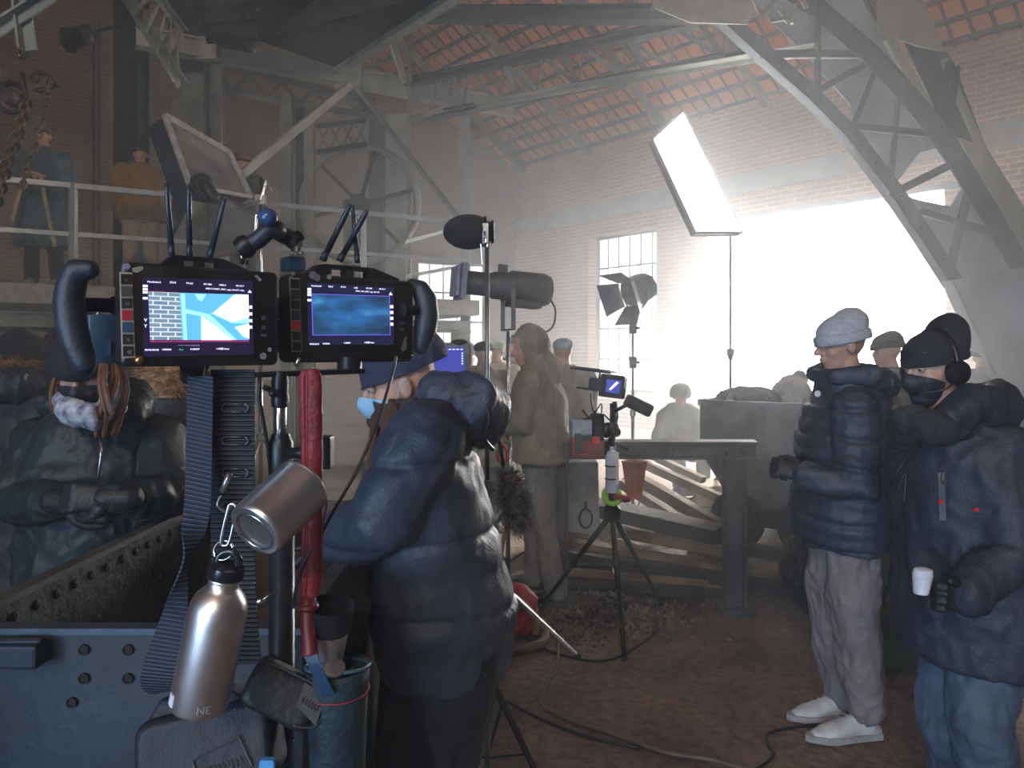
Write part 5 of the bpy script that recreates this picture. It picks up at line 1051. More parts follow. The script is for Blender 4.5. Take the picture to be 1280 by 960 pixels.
for nm, pts, r_, m_, lb in (
    ('cable', [(735, 765), (728, 790), (700, 800), (697, 830), (680, 862), (676, 880), (700, 896), (760, 915), (830, 940), (900, 952), (1000, 985)], .009, mat('brown_cable', (.12, .09, .07), .6), 'brown cable winding over the dirt floor from the rubble to the front'),
    ('cable', [(600, 860), (640, 880), (690, 905), (750, 925), (800, 935)], .008, blk, 'black cable lying across the floor by the black tripod leg'),
    ('cable', [(1040, 905), (1000, 908), (962, 916), (960, 930), (966, 945), (940, 965)], .007, blk, 'black cable bending in front of the white sneakers'),
    ('cable', [(1140, 870), (1160, 900), (1178, 932), (1190, 970)], .007, rubber, 'short black cable on the floor between the white sneakers and the jeans'),
    ('cable', [(640, 790), (700, 818), (764, 824), (820, 790), (830, 765), (800, 752)], .007, rubber, 'black cable looping round the front foot of the camera tripod')):
    tag(MB().tube(bez([FL(x, y, r_) for x, y in pts], 6), r_, 8).build(nm, m_, None, True), lb, 'cable')
# ================================================ RUSTY CART IN THE FOREGROUND
cart = thing('mine_cart', 'riveted rusty iron cart with blue-lit worn front plate in the foreground', 'cart', (-.72, 1.85, 0))
cin = mat('cart_inner_rust', (.10, .085, .065), .55, .3, .3, 7, .5, 40, col2=(.03, .028, .025))
cfr = mat('cart_front_plate', (.009, .019, .036), .6, .1, .25, 5, .2, 30)
X0, X1, Y0, Y1, ZT, ZB = -1.03, -.40, 1.29, 2.42, 1.10, .34
mb = MB(); mb.box((X0-.006, (Y0+Y1)/2, (ZT+ZB)/2), (.012, Y1-Y0, ZT-ZB))
for k in range(16): mb.ell((X0+.004, Y0+.06+k*.068, ZT-.045), (.007, .011, .011), n=8, m=5)
for y in (1.50, 1.78, 2.1): mb.ell((X0+.004, y, ZT-.16), (.008, .013, .013), n=8, m=5)
mb.build('side_wall', cin, cart)
mb = MB(); mb.box((X1+.006, (Y0+Y1)/2, (ZT+ZB)/2), (.012, Y1-Y0, ZT-ZB))
for k in range(13): mb.ell((X1-.004, Y0+.08+k*.085, ZT-.045), (.007, .010, .010), n=8, m=5)
mb.build('side_wall', cin, cart)
MB().box(((X0+X1)/2, Y1, (ZT+ZB)/2), (X1-X0, .012, ZT-ZB)).build('end_wall', cin, cart)
MB().box(((X0+X1)/2, (Y0+Y1)/2, ZB), (X1-X0, Y1-Y0, .02)).build('floor_plate', cin, cart)
mb = MB(); mb.rbox(((X0+X1)/2, Y0, (ZT+ZB)/2), (X1-X0+.06, .014, ZT-ZB), .02)
mb.build('front_plate', cfr, cart, 'auto')
def onY(px, py, y): return P(px, py, y)
for x, y in ((105, 812), (160, 812), (105, 848), (160, 848), (90, 878), (215, 842)):
    MB().lathe([(.0005, .001), (.0065, .001), (.0075, .003), (.0095, .003), (.0095, -.004), (.0005, -.004)], onY(x, y, Y0-.009), (V((1, 0, 0)), V((0, 0, 1)), V((0, -1, 0)))).build('bolt_hole', mat('hole_shade_black', (.006, .006, .007), .8), cart, 'auto')  # closed black discs; the shade inside the holes is their colour
mb = MB(); mb.box((onY(22, 817, Y0-.03)), (.09, .04, .042)); mb.tube([onY(-20, 803, Y0-.03), onY(54, 801, Y0-.03)], .007); mb.build('hinge_block', cfr, cart, 0, .006)
mb = MB()
for x in (X0, X1): mb.beam((x, Y0, ZT), (x, Y1, ZT), .035, .014)
mb.build('rim', mat('worn_rim', (.13, .125, .115), .45, .5, .25, 9), cart)
MB().box(((X0+X1)/2, Y0, ZT+.004), (X1-X0+.06, .030, .012)).build('front_rim', mat('worn_blue_rim', (.06, .085, .12), .5, .3, .25, 9), cart)
for x in (X0+.08, X1-.08): MB().ibeam((x, Y0-.05, .28), (x, Y1+.05, .28), .08, .10).build('chassis_beam', rust, cart)
for y in (1.5, 2.2):
    for s_, x in ((-1, X0+.03), (1, X1-.03)): MB().lathe([(.03, -.05), (.17, -.03), (.17, .02), (.20, .025), (.20, .04), (.03, .05)], (x, y, .202), (V((0, 1, 0)), V((0, 0, 1)), V((-s_, 0, 0)))).build('wheel', rust, cart, 'auto')
tag(MB().box((-.36, 1.62, .62), (.030, .022, 1.24)).build('steel_post', mat('pale_post', (.10, .10, .10), .6, .3), None), 'thin upright steel bar between the cart and the leaning woman', 'post') if False else None
# ================================================ TWIN MONITOR RIG
def raypt(M, px, py, off=0.0):                        # point where the line of sight meets the face plane, in the frame of M
    n_ = (M.to_3x3() @ V((0, 1, 0))); o_ = M @ V((0, off, 0)); c_ = V((0, 0, H0)); d = P(px, py, 1)-c_
    return M.inverted() @ (c_+d*((o_-c_).dot(n_)/d.dot(n_)))
def text_part(parent, M, items, m_, name, size=.004, off=-.0265):
    """items: (string, px, py, size) lettering laid flat on the screen face"""
    ms = []
    mb = MB()
    for s_, px, py, sz in items:
        cu = bpy.data.curves.new('t', 'FONT'); cu.body = s_; cu.size = sz; cu.resolution_u = 2; cu.extrude = .0001
        ob = bpy.data.objects.new('t', cu); C.objects.link(ob); dg = bpy.context.evaluated_depsgraph_get(); me = bpy.data.meshes.new_from_object(ob.evaluated_get(dg))
        q = raypt(M, px, py, off); me.transform(M @ MX.Translation((q.x, off, q.z)) @ MX.Rotation(R(90), 4, 'X'))
        mb.bm.from_mesh(me); bpy.data.objects.remove(ob); bpy.data.curves.remove(cu); bpy.data.meshes.remove(me)
    return mb.build(name, m_, parent)
def quadpart(mb, M, pts, off, th=.0006):
    q = [raypt(M, x, y, off) for x, y in pts]; mb.M = M; mb.prism([(p.x, off, p.z) for p in q], (0, -th, 0)); return mb
def uvmat(name, strength, fn):
    m, n, L, b = nt(name); tc = n.new('ShaderNodeTexCoord'); out = fn(n, L, tc)
    b.inputs['Base Color'].default_value = (.02, .02, .02, 1); L.new(out, b.inputs['Emission Color']); b.inputs['Emission Strength'].default_value = strength; return m
def rampn(n, L, src, stops):
    r = n.new('ShaderNodeValToRGB'); L.new(src, r.inputs['Fac']); e = r.color_ramp.elements
    while len(e) < len(stops): e.new(.5)
    for i, (p_, c_) in enumerate(stops): e[i].position = p_; e[i].color = (*c_, 1)
    return r.outputs['Color']
def brickpic(n, L, tc):
    mp = n.new('ShaderNodeMapping'); mp.inputs['Rotation'].default_value = (R(90), R(0), R(40)); L.new(tc.outputs['Object'], mp.inputs['Vector'])
    sp = n.new('ShaderNodeSeparateXYZ'); L.new(tc.outputs['Object'], sp.inputs[0]); cb = n.new('ShaderNodeCombineXYZ'); L.new(sp.outputs['X'], cb.inputs[0]); L.new(sp.outputs['Z'], cb.inputs[1])
    br = n.new('ShaderNodeTexBrick'); L.new(cb.outputs[0], br.inputs['Vector']); br.inputs['Scale'].default_value = 1; br.inputs['Brick Width'].default_value = .014; br.inputs['Row Height'].default_value = .0058
    br.inputs['Mortar Size'].default_value = .0007; br.inputs['Color1'].default_value = (.16, .28, .42, 1); br.inputs['Color2'].default_value = (.22, .34, .47, 1); br.inputs['Mortar'].default_value = (.85, .92, .98, 1)
    return br.outputs['Color']
def bluepic(n, L, tc):
    no = n.new('ShaderNodeTexNoise'); no.inputs['Scale'].default_value = 13; no.inputs['Detail'].default_value = 2; mp = n.new('ShaderNodeMapping'); mp.inputs['Scale'].default_value = (1, 1, 2.6); mp.inputs['Rotation'].default_value = (0, R(18), 0)
    L.new(tc.outputs['Object'], mp.inputs['Vector']); L.new(mp.outputs[0], no.inputs['Vector'])
    return rampn(n, L, no.outputs['Fac'], [(.34, (.012, .045, .10)), (.48, (.02, .10, .25)), (.6, (.03, .18, .50)), (.72, (.10, .38, .62))])
pic_brick = uvmat('picture_brickwork', .68, brickpic); pic_blue = uvmat('picture_blue_blur', .58, bluepic)
pic_cyan = emat('picture_cyan', (.10, .40, .70), .72); pic_cyan2 = emat('picture_light_cyan', (.28, .64, .88), .85); pic_white = emat('picture_white', (1, .98, .98), 1.6)
scr_dark = emat('screen_violet_black', (.012, .007, .030), .6); readout = emat('readout_glow', (0, 0, 0), 0); readout2 = emat('readout_soft', (.62, .60, .80), 1.0)
pad = mat('grip_rubber', (.018, .026, .040), .5, 0, .1, 30, .1, 200); side_bl = mat('blue_grey_plastic', (.05, .10, .16), .45)
def shared_monitor(root, M, w_, h_, th):
    MB(M).rbox((0, 0, 0), (w_, th, h_), .008, 4).build('housing', blk, root, 'auto')
def sticker(mb_, M, px, py, r_, off, n=8, wob=0): 
    q = raypt(M, px, py, off); pts = [(q.x+r_*(1+wob*math.cos(5*a))*math.cos(a), off, q.z+r_*(1+wob*math.cos(5*a))*math.sin(a)) for a in [2*PI*k/24 for k in range(24)]]
    mb_.M = M; mb_.prism(pts, (0, -.0006, 0))
# ---- left monitor
M1 = rot_frame((-.431+.0, .995, 1.648), 40, 0, 0); W1, Hh, TH = .203, .134, .044; F1 = -TH/2
lm = thing('camera_monitor', 'left rugged black monitor with side grip, showing bright brick and blue steel picture', 'monitor', (-.431, .995, 1.58))
shared_monitor(lm, M1, W1, Hh, TH)
MB(M1).rbox((-.004, .033, -.002), (W1-.03, .030, Hh-.02), .006).build('battery_plate', side_bl, lm, 'auto')
o1 = F1-.0004
sc1 = quadpart(MB(), M1, [(178, 346), (316, 351), (317, 443), (179, 446)], o1).build('screen', scr_dark, lm)
quadpart(MB(), M1, [(185.3, 364.5), (224, 366), (228, 425), (187.5, 425)], o1-.0007).build('picture_bricks', pic_brick, sc1)
quadpart(MB(), M1, [(224, 366), (310, 368.3), (311.3, 425), (228, 425)], o1-.0007).build('picture_steelwork', pic_cyan, sc1)
mb = MB(); quadpart(mb, M1, [(294, 368.2), (310.2, 368.6), (311, 396), (290, 402), (267, 391)], o1-.0014); quadpart(mb, M1, [(252, 395), (290, 425), (252, 425)], o1-.0014); quadpart(mb, M1, [(294, 409), (311, 405), (311.3, 423), (305, 421)], o1-.0014); mb.build('picture_sky', pic_white, sc1)
mb = MB(); quadpart(mb, M1, [(244, 367.5), (258, 368), (252, 377), (247, 374)], o1-.0014); quadpart(mb, M1, [(226, 367), (231, 367), (234, 425), (230, 425)], o1-.0014); quadpart(mb, M1, [(262, 391), (311, 396), (311, 404), (290, 404)], o1-.0010); quadpart(mb, M1, [(230, 386), (262, 393), (296, 425), (286, 425), (256, 396), (230, 391)], o1-.0011); mb.build('picture_highlights', pic_cyan2, sc1)
it = [('Handheld-A', 184, 353, .0034), ('270.0', 212, 354, .0036), ('M 0.0', 233, 355, .0036), ('ISO 800', 254.5, 356, .0032), ('5600 K', 274, 357, .0032), ('00:13:17', 295, 358, .0032), ('A001C130427_090T_mpj 134 219 1.0m', 257, 361.5, .0032),
      ('00:00:00:00', 181, 438.5, .0036), ('1000000', 202, 438, .0034), ('0.0000/F', 238, 437.5, .0034), ('1/48|■ Auto', 270, 437, .0034), ('- - - · - - - - - ı - - ı', 223, 432.5, .0036)]
text_part(sc1, M1, it, readout, 'readout', off=o1-.0008)
text_part(sc1, M1, [('Rec', 224, 438, .0036)], emat('green_readout', (.05, .45, .18), 1), 'recording_word', off=o1-.0008)
mb = MB()
for y_ in (357.5, 361.5, 365.3, 372.8): quadpart(mb, M1, [(178.5, y_-1.6), (184.5, y_-1.4), (184.6, y_+1.5), (178.6, y_+1.5)], o1-.0008)
for y_ in (384, 392.5, 401, 409): quadpart(mb, M1, [(311.5, y_-2), (315, y_-2), (315.2, y_+1.8), (311.6, y_+1.8)], o1-.0008)
quadpart(mb, M1, [(309.5, 366), (312, 362.5), (314.5, 366)], o1-.0008); mb.build('screen_icons', readout2, sc1)
mb = MB(); quadpart(mb, M1, [(185, 363.4), (207, 363.8), (207, 364.4), (185, 364)], o1-.0008); quadpart(mb, M1, [(187.5, 425.8), (311, 425.4), (311, 427.5), (187.5, 428)], o1-.0008); mb.build('red_lines', emat('red_line_glow', (.22, .02, .10), .7), sc1)
text_part(sc1, M1, [('V', 180, 402, .0062), ('Y', 180, 409.5, .0062)], readout, 'side_letters', off=o1-.0008)
# strip of square buttons
mb = MB(); quadpart(mb, M1, [(149, 340), (165, 341), (169, 447), (152, 448)], o1); mb.build('button_frame', mat('tan_line', (.50, .44, .35), .6), lm)
bcol = [(.03, .018, .016), (.09, .08, .075), (.02, .03, .028), (.42, .03, .05), (.03, .09, .18), (.03, .03, .03), (.02, .025, .022)]
for k in range(7):
    y0 = 342.6+k*15.0; x0 = 151.0+k*.44
    bt = quadpart(MB(), M1, [(x0, y0), (x0+12.6, y0), (x0+12.8, y0+12.6), (x0+.2, y0+12.8)], o1-.0012, .0012).build('button', mat('button_%s' % ('dark brown,grey,green black,red,blue,black,dark green'.split(',')[k].replace(' ', '_')), bcol[k], .5), lm, label=['dark button', 'grey button', 'green-black button', 'red button', 'blue button', 'black button', 'dark green button'][k])
    if k not in (3, 4): text_part(bt, M1, [(['o', '/', 'H', '', '', '%', '@'][k], x0+5, y0+9, .006)], mat('button_mark', (.30, .30, .30), .6), 'button_symbol', off=o1-.0026)
mb = MB(); sticker(mb, M1, 158.5, 333, .0042, o1, wob=.12); mb.build('sticker', mat('heart_sticker', (.30, .24, .40), .6, 0, .2, 200), lm, label='lilac heart sticker')
mb = MB(); quadpart(mb, M1, [(165, 335), (178, 332.5), (179.5, 336.5), (172, 341), (166, 340)], o1); mb.build('sticker', mat('olive_sticker', (.30, .31, .20), .6), lm, label='olive sticker')
mb = MB(); sticker(mb, M1, 329, 445, .0048, o1, wob=.06); sticker(mb, M1, 337, 437, .0032, o1); quadpart(mb, M1, [(318, 345), (321, 343.5), (327, 350), (324.5, 352)], o1); mb.build('sticker', mat('grey_sticker', (.26, .25, .27), .6, 0, .2, 200), lm, label='grey star stickers')
mb = MB(); quadpart(mb, M1, [(326, 417), (333, 417), (333.3, 421), (326.3, 421)], o1); quadpart(mb, M1, [(327, 407), (332, 407), (332, 412), (327, 412)], o1); quadpart(mb, M1, [(327, 395), (332, 395), (332, 400), (327, 400)], o1); mb.build('rocker_button', mat('button_mark2', (.07, .07, .075), .5), lm)
q = raypt(M1, 173, 450, F1); MB().ell(M1 @ V((q.x, F1-.003, q.z)), (.0055,)*3).build('brass_knob', mat('brass', (.55, .38, .14), .35, 1), lm, True)
def top_bracket(root, M, x0, x1, zt, h_=.016):
    mb = MB(M); w_ = x1-x0
    mb.prism([(x0, -.012, zt), (x0+w_*.14, -.012, zt+h_*.9), (x0+w_*.20, -.012, zt+h_), (x0+w_*.27, -.012, zt+h_), (x0+w_*.27, -.012, zt), ], (0, .024, 0))
    mb.prism([(x0+w_*.27, -.012, zt+h_*.72), (x0+w_*.27, -.012, zt+h_), (x0+w_*.68, -.012, zt+h_), (x0+w_*.68, -.012, zt+h_*.72)], (0, .024, 0))
    mb.box((x0+w_*.47, 0, zt+h_*.4), (w_*.07, .024, h_*.9)); mb.prism([(x0+w_*.68, -.012, zt), (x0+w_*.68, -.012, zt+h_), (x0+w_*.74, -.012, zt+h_*.95), (x0+w_*1.02, -.012, zt+h_*.25), (x0+w_*1.02, -.012, zt)], (0, .024, 0))
    return mb.build('top_bracket', blk, root)
top_bracket(lm, M1, -.055, .058, Hh/2-.001)
for (x0, y0), (x1, y1) in (((215, 320), (208, 229)), ((237, 320), (236, 232)), ((262, 322), (281, 248))):
    a, b = P(x0, y0, 1.0), P(x1, y1, 1.0); an = MB().tube([a, a.lerp(b, .15)], .0046, 8).tube([a.lerp(b, .12), a.lerp(b, .9), b], [.0042, .0036, .0030], 8).build('antenna', mat('antenna_blue_black', (.020, .032, .050), .35), lm, True)
def grip(root, pts, rad, stem, m_=pad):
    mb = MB(); mb.caps(bez(pts, 4), rad if isinstance(rad, (float, int)) else None or .018, 14) if not isinstance(rad, list) else mb.caps(pts, rad, 16)
    g_ = link('grip_handle', bake(mb, .0035, 6), m_, root, True); MB().tube(stem, .0095, 12).lathe([(.012, -.006), (.014, 0), (.012, .006)], V(stem[-1]), axes(V(stem[-1])-V(stem[0]))).build('grip_stem', blk_m, g_, 'auto'); return g_
d = .93; grip(lm, [P(112, 337, d-.01), P(97, 337, d-.01), P(90, 352, d-.01), P(86, 375, d-.01), P(89, 405, d-.01), P(96, 432, d-.01), P(106, 455, d-.01)], [.013, .0165, .018, .0185, .019, .018, .015], [P(96, 381, d), P(122, 381, d+.02), P(146, 382, d+.04)])
bx = thing('wireless_receiver', 'blue-grey receiver box behind the left grip of the bright monitor', 'box', P(128, 456, 1.0))
MB(rot_frame(P(128, 424, 1.01), 40)).rbox((0, 0, 0), (.038, .03, .068), .003).build('body', side_bl, bx, 'auto')
MB(rot_frame(P(128, 424, 1.01), 40)).box((.008, -.017, -.012), (.002, .004, .018)).tube([(-.008, 0, .034), (-.008, 0, .042), (.01, 0, .043)], .0035, 6).build('socket', chrome, bx)
# ---- right monitor
M2 = rot_frame((-.269, 1.188, 1.6525), 40, 0, 0); W2 = .221; F2 = -.024; o2 = F2-.0004
rm_ = thing('camera_monitor', 'right rugged black monitor with side grip, showing a dim blurred blue picture', 'monitor', (-.269, 1.188, 1.58))
MB(M2).rbox((0, 0, 0), (W2, .048, .138), .010, 4).build('housing', blk, rm_, 'auto')
MB(M2).rbox((-.006, .036, -.002), (W2-.04, .030, .12), .006).build('battery_plate', side_bl, rm_, 'auto')
sc2 = quadpart(MB(), M2, [(384, 353), (492, 360), (492, 431), (385, 431)], o2).build('screen', emat('screen_indigo_black', (.012, .012, .045), .6), rm_)
quadpart(MB(), M2, [(389.5, 367.5), (486.5, 370.5), (487.5, 418.5), (391, 419)], o2-.0007).build('picture', pic_blue, sc2)
mb = MB()
for a in ([(389, 367), (486.8, 370), (486.8, 370.7), (389, 367.8)], [(391, 418.6), (487.8, 418.2), (487.8, 418.9), (391, 419.4)], [(389, 367), (389.8, 367), (391.6, 419), (390.6, 419)], [(486.3, 370), (487, 370), (488, 418.8), (487.3, 418.8)]): quadpart(mb, M2, a, o2-.0009)
mb.build('picture_border', emat('violet_line_glow', (.12, .09, .55), .9), sc2)
text_part(sc2, M2, [('Handheld-B', 389, 358, .0036), ('180.0', 410, 359, .0038), ('M 0.0', 426, 359.5, .0038), ('5600', 442.5, 360.5, .0034), ('ISO 800', 457.5, 361, .0034), ('00:13:17', 474, 362, .0034), ('A003_1101_090T_mpj 134 219', 444.5, 364.5, .0034), ('00:00:00:0', 387, 431, .0038), ('1000000', 403, 430.5, .0036), ('0.0000F', 430, 429.5, .0036), ('1/48|■ Auto', 455, 429, .0036)], readout, 'readout', off=o2-.0008)
mb = MB()
for y_ in (361.5, 365.0, 368.5, 375.2): quadpart(mb, M2, [(384.2, y_-1.5), (389, y_-1.4), (389, y_+1.5), (384.3, y_+1.5)], o2-.0008)
for y_ in (383.5, 390.7, 398, 405.3): quadpart(mb, M2, [(487, y_-2), (491.3, y_-2), (491.5, y_+1.8), (487.2, y_+1.8)], o2-.0008)
quadpart(mb, M2, [(486, 369), (488.2, 365), (490.5, 369)], o2-.0008); mb.build('screen_icons', readout2, sc2)
mb = MB(); quadpart(mb, M2, [(361, 346.5), (374.5, 347.5), (377.5, 440), (364.5, 440)], o2); mb.build('button_frame', mat('grey_line', (.20, .20, .19), .6), rm_)
for k in range(7):
    y0 = 349.2+k*13.0; x0 = 363.0+k*.42; c_ = [(.018, .018, .018), (.04, .04, .038), (.03, .03, .03), (.03, .045, .10), (.36, .03, .05), (.03, .028, .028), (.02, .02, .02)][k]
    quadpart(MB(), M2, [(x0, y0), (x0+10.4, y0+.4), (x0+10.7, y0+10.8), (x0+.3, y0+10.6)], o2-.0012, .0012).build('button', mat('button2_%s' % 'black,grey,charcoal,navy,crimson,brown,soot'.split(',')[k], c_, .5), rm_, label=['black button', 'grey button', 'charcoal button', 'navy button', 'crimson button', 'brown button', 'sooty button'][k])
mb = MB(); sticker(mb, M2, 391, 344, .0062, o2, wob=.05); sticker(mb, M2, 396, 347, .0055, o2); mb.build('sticker', mat('lilac_grey_sticker', (.18, .19, .24), .6, 0, .2, 150), rm_, label='lilac cloud sticker')
mb = MB(); sticker(mb, M2, 411.5, 346, .0040, o2, wob=.2); sticker(mb, M2, 366.5, 342, .0034, o2); mb.build('sticker', mat('grey_sticker', (0, 0, 0)), rm_, label='small grey flower stickers')
mb = MB(); quadpart(mb, M2, [(505, 424), (508, 420), (508.5, 436), (503, 440), (501, 436)], o2); mb.build('sticker', mat('tape_grey', (.10, .10, .105), .6), rm_, label='grey tape scrap')
mb = MB()
for y0 in (404, 412): quadpart(mb, M2, [(499.5, y0-2), (504.5, y0-2), (504.8, y0+1.5), (499.8, y0+1.5)], o2)
mb.build('rocker_button', MATS['button_mark2'], rm_)
top_bracket(rm_, M2, -.082, .085, .138/2-.001, .020)
for (x0, y0), (x1, y1), r_ in (((403, 326), (438, 256), .0055), ((447, 328), (441, 257), .0042), ((424, 327), (459, 263), .0052)):
    a, b = P(x0, y0, 1.2), P(x1, y1, 1.2+(.03 if x0 == 447 else 0)); MB().tube([a, a.lerp(b, .15)], r_*1.2, 8).tube([a.lerp(b, .12), a.lerp(b, .95), b], [r_, r_*.9, r_*.7], 8).build('antenna', MATS['antenna_blue_black'], rm_, True)
d = 1.265; grip(rm_, [P(515, 356, d), P(524, 360, d), P(532, 374, d), P(534, 395, d), P(531, 415, d), P(526, 434, d)], [.012, .017, .020, .0215, .020, .015], [P(528, 389, d), P(516, 388, d-.02), P(505, 388, d-.04)])
MB(rot_frame(P(373, 329, 1.12), 40)).rbox((0, .02, 0), (.030, .03, .022), .003).build('radio_block', side_bl, rm_, 'auto')
MB().tube([P(366, 322, 1.11), P(366, 309, 1.11)], .0035, 8).tube([P(374, 322, 1.12), P(374, 306, 1.12)], .0025, 8).build('pin', chrome, rm_, True)
MB().box(P(359, 331, 1.13), (.006, .006, .012)).build('red_cap', mat('red_cap', (.5, .02, .08), .5), rm_)
# connector between the two
tag(MB().box(P(345, 385, 1.13), (.010, .012, .032)).box(P(345, 420, 1.13), (.012, .014, .050)).build('connector_block', [side_bl]), 'small blue-violet block squeezed between the two monitors', 'connector')
# articulated arm
ka = thing('ball_joint_arm', 'black articulated arm with blue-highlighted knob curving above the gap between the monitors', 'arm', P(340, 330, 1.06))
A1, A2, A3, A4 = P(308, 308, 1.05), P(334, 290, 1.05), P(350, 292, 1.08), P(368, 300, 1.10)
MB().tube(bez([A1, P(322, 300, 1.05), A2, P(345, 286, 1.06), A3, A4]), [.013]*6+[.011]*4+[.012]*6+[.014]*8+[.012]*9 if False else .0125, 12).build('arm', pad, ka, True)
MB().ell(P(335, 272, 1.04), (.014, .014, .013)).build('blue_highlight_knob', mat('blue_highlight_knob', (.04, .10, .22), .25), ka, True); MB().lathe([(.014, -.008), (.016, 0), (.014, .008)], P(368, 300, 1.10), axes((.5, .2, -.6))).lathe([(.015, -.010), (.018, 0), (.015, .010)], P(306, 309, 1.05), axes((.6, .1, .4))).build('joint', blk, ka, 'auto')  # the ball's blue highlight is put into its base colour
MB().tube([P(303, 312, 1.05), P(303, 330, 1.05)], .0035, 8).tube([P(309, 312, 1.05), P(309, 331, 1.05)], .0028, 8).build('pin', chrome, ka, True)
# ---- the stand that carries it all
st = thing('rig_stand', 'black stand with horizontal bar and clamps carrying both monitors', 'stand', P(352, 0, 1.06)*1.0); st.location = V((P(352, 0, 1.06).x, 1.06, 0)); sx = st.location.x
MB().tube([(sx, 1.06, .25), (sx, 1.06, H0+(440-590)/F*1.06)], .0185, 16).build('pole', mat('pole_blue_black', (.018, .024, .036), .35, .3), st, True)
MB().tube([P(350, 592, 1.06), P(350, 470, 1.06)], .0095, 14).build('upper_pole', chrome, st, True)
MB().lathe([(.016, -.028), (.018, -.02), (.018, .02), (.013, .03)], P(351, 570, 1.06)).lathe([(.013, -.006), (.0145, 0), (.013, .006)], P(351, 547, 1.06)).lathe([(.012, -.01), (.0135, 0), (.012, .01)], P(350, 500, 1.06)).lathe([(.011, -.018), (.0125, 0), (.010, .016)], P(350, 478, 1.06)).build('clamp_collar', blk_m, st, 'auto')
MB().tube([P(264, 470, 1.03), P(330, 468, 1.04), P(455, 464, 1.16)], .0042, 10).build('horizontal_bar', blk_m, st, True)
MB().tube([P(358, 566, 1.05), P(406, 566, 1.05)], .008, 10).build('side_arm', blk_m, st, True)
MB().box(P(408, 565, 1.05), (.018, .03, .047)).tube([P(400, 578, 1.04), P(394, 582, 1.03)], .004).build('clamp_block', blk, st, bevel=.003)
MB().tube([P(340, 488, 1.05), P(330, 484, 1.04)], .004).ell(P(341, 492, 1.04), (.006,)*3).tube([P(324, 466, 1.03), P(324, 498, 1.03), P(335, 560, 1.04), P(338, 592, 1.05)], .0028).build('lever', blk_m, st, True)
MB().tube([P(240, 470, 1.02), P(240, 456, 1.0)], .016, 14).tube([P(437, 466, 1.17), P(437, 446, 1.17)], .020, 14).build('monitor_mount', blk_m, st, 'auto')
MB().tube([P(259, 472, 1.02), P(259, 456, 1.02)], .0025).tube([P(370, 458, 1.06), P(374, 447, 1.06)], .003).build('pin', chrome, st, True)
for a in (80, 200, 320): MB().tube([(sx, 1.06, .45), (sx+.30*math.cos(R(a)), 1.06+.20*math.sin(R(a)), .012)], .011, 8).build('leg', blk_m, st, True)
# ---- hanging straps
web = mat('black_webbing', (.016, .019, .026), .75, 0, .2, 40, .6, 400)
def ribbon(mb, pts, wd, th=.0022, twist=None, n=10):
    pts = bez(pts, n); N = len(pts); Ls = []
    for i, p in enumerate(pts):
        t = (pts[min(i+1, N-1)]-pts[max(i-1, 0)]).normalized(); s_ = i/(N-1); a = twist(s_) if twist else 0; w_ = wd(s_) if callable(wd) else wd
        x = V((math.cos(a), math.sin(a), 0)); x = (x-t*x.dot(t)).normalized(); y = t.cross(x)
        Ls.append([mb.v(p+x*w_/2-y*th/2), mb.v(p+x*w_/2+y*th/2), mb.v(p-x*w_/2+y*th/2), mb.v(p-x*w_/2-y*th/2)])
    for a, b in zip(Ls, Ls[1:]): mb.ring_faces(a, b)
    mb.face(Ls[0]); mb.face(Ls[-1]); return mb
def rib_mat(name, col, sc_, d=(0, 0, 1)):
    m, n, L, b = nt(name); g = n.new('ShaderNodeNewGeometry'); dt = n.new('ShaderNodeVectorMath'); dt.operation = 'DOT_PRODUCT'; dt.inputs[1].default_value = d; L.new(g.outputs['Position'], dt.inputs[0])
    ma = n.new('ShaderNodeMath'); ma.operation = 'MULTIPLY'; ma.inputs[1].default_value = sc_; L.new(dt.outputs['Value'], ma.inputs[0]); si = n.new('ShaderNodeMath'); si.operation = 'SINE'; L.new(ma.outputs[0], si.inputs[0])
    L.new(rampn(n, L, si.outputs[0], [(0.2, tuple(c*.35 for c in col)), (.7, col)]), b.inputs['Base Color']); b.inputs['Roughness'].default_value = .6
    bp = n.new('ShaderNodeBump'); bp.inputs['Strength'].default_value = .8; bp.inputs['Distance'].default_value = .002; L.new(si.outputs[0], bp.inputs['Height']); L.new(bp.outputs['Normal'], b.inputs['Normal']); return m
dz = thing('slotted_strap', 'wide black webbing strap with oval slots hanging straight below the monitors', 'strap', P(290, 820, 1.02))
ribbon(MB(), [P(291, 462, 1.03), P(291, 600, 1.03), P(292, 720, 1.04), P(300, 830, 1.05)], .062, .003).build('webbing', rib_mat('ribbed_webbing', (.030, .036, .050), 900), dz)
for y_ in (510, 551, 591, 632): MB(rot_frame(P(294, y_, 1.024))).tube([(-.013, 0, .0055), (.013, 0, .0055)], .0014, 6).tube([(-.013, 0, -.0055), (.013, 0, -.0055)], .0014, 6).torus((-.013, 0, 0), .0055, .0014, (V((1, 0, 0)), V((0, 0, 1)), V((0, 1, 0))), 8, 6, 90, 270).torus((.013, 0, 0), .0055, .0014, (V((1, 0, 0)), V((0, 0, 1)), V((0, 1, 0))), 8, 6, -90, 90).build('slot_rim', mat('slot_rim', (.075, .08, .09), .4, .5), dz, True)
bs_ = thing('twisted_strap', 'blue-grey ribbed strap twisting down in a loop left of the aluminium bottle', 'strap', P(200, 860, .97))
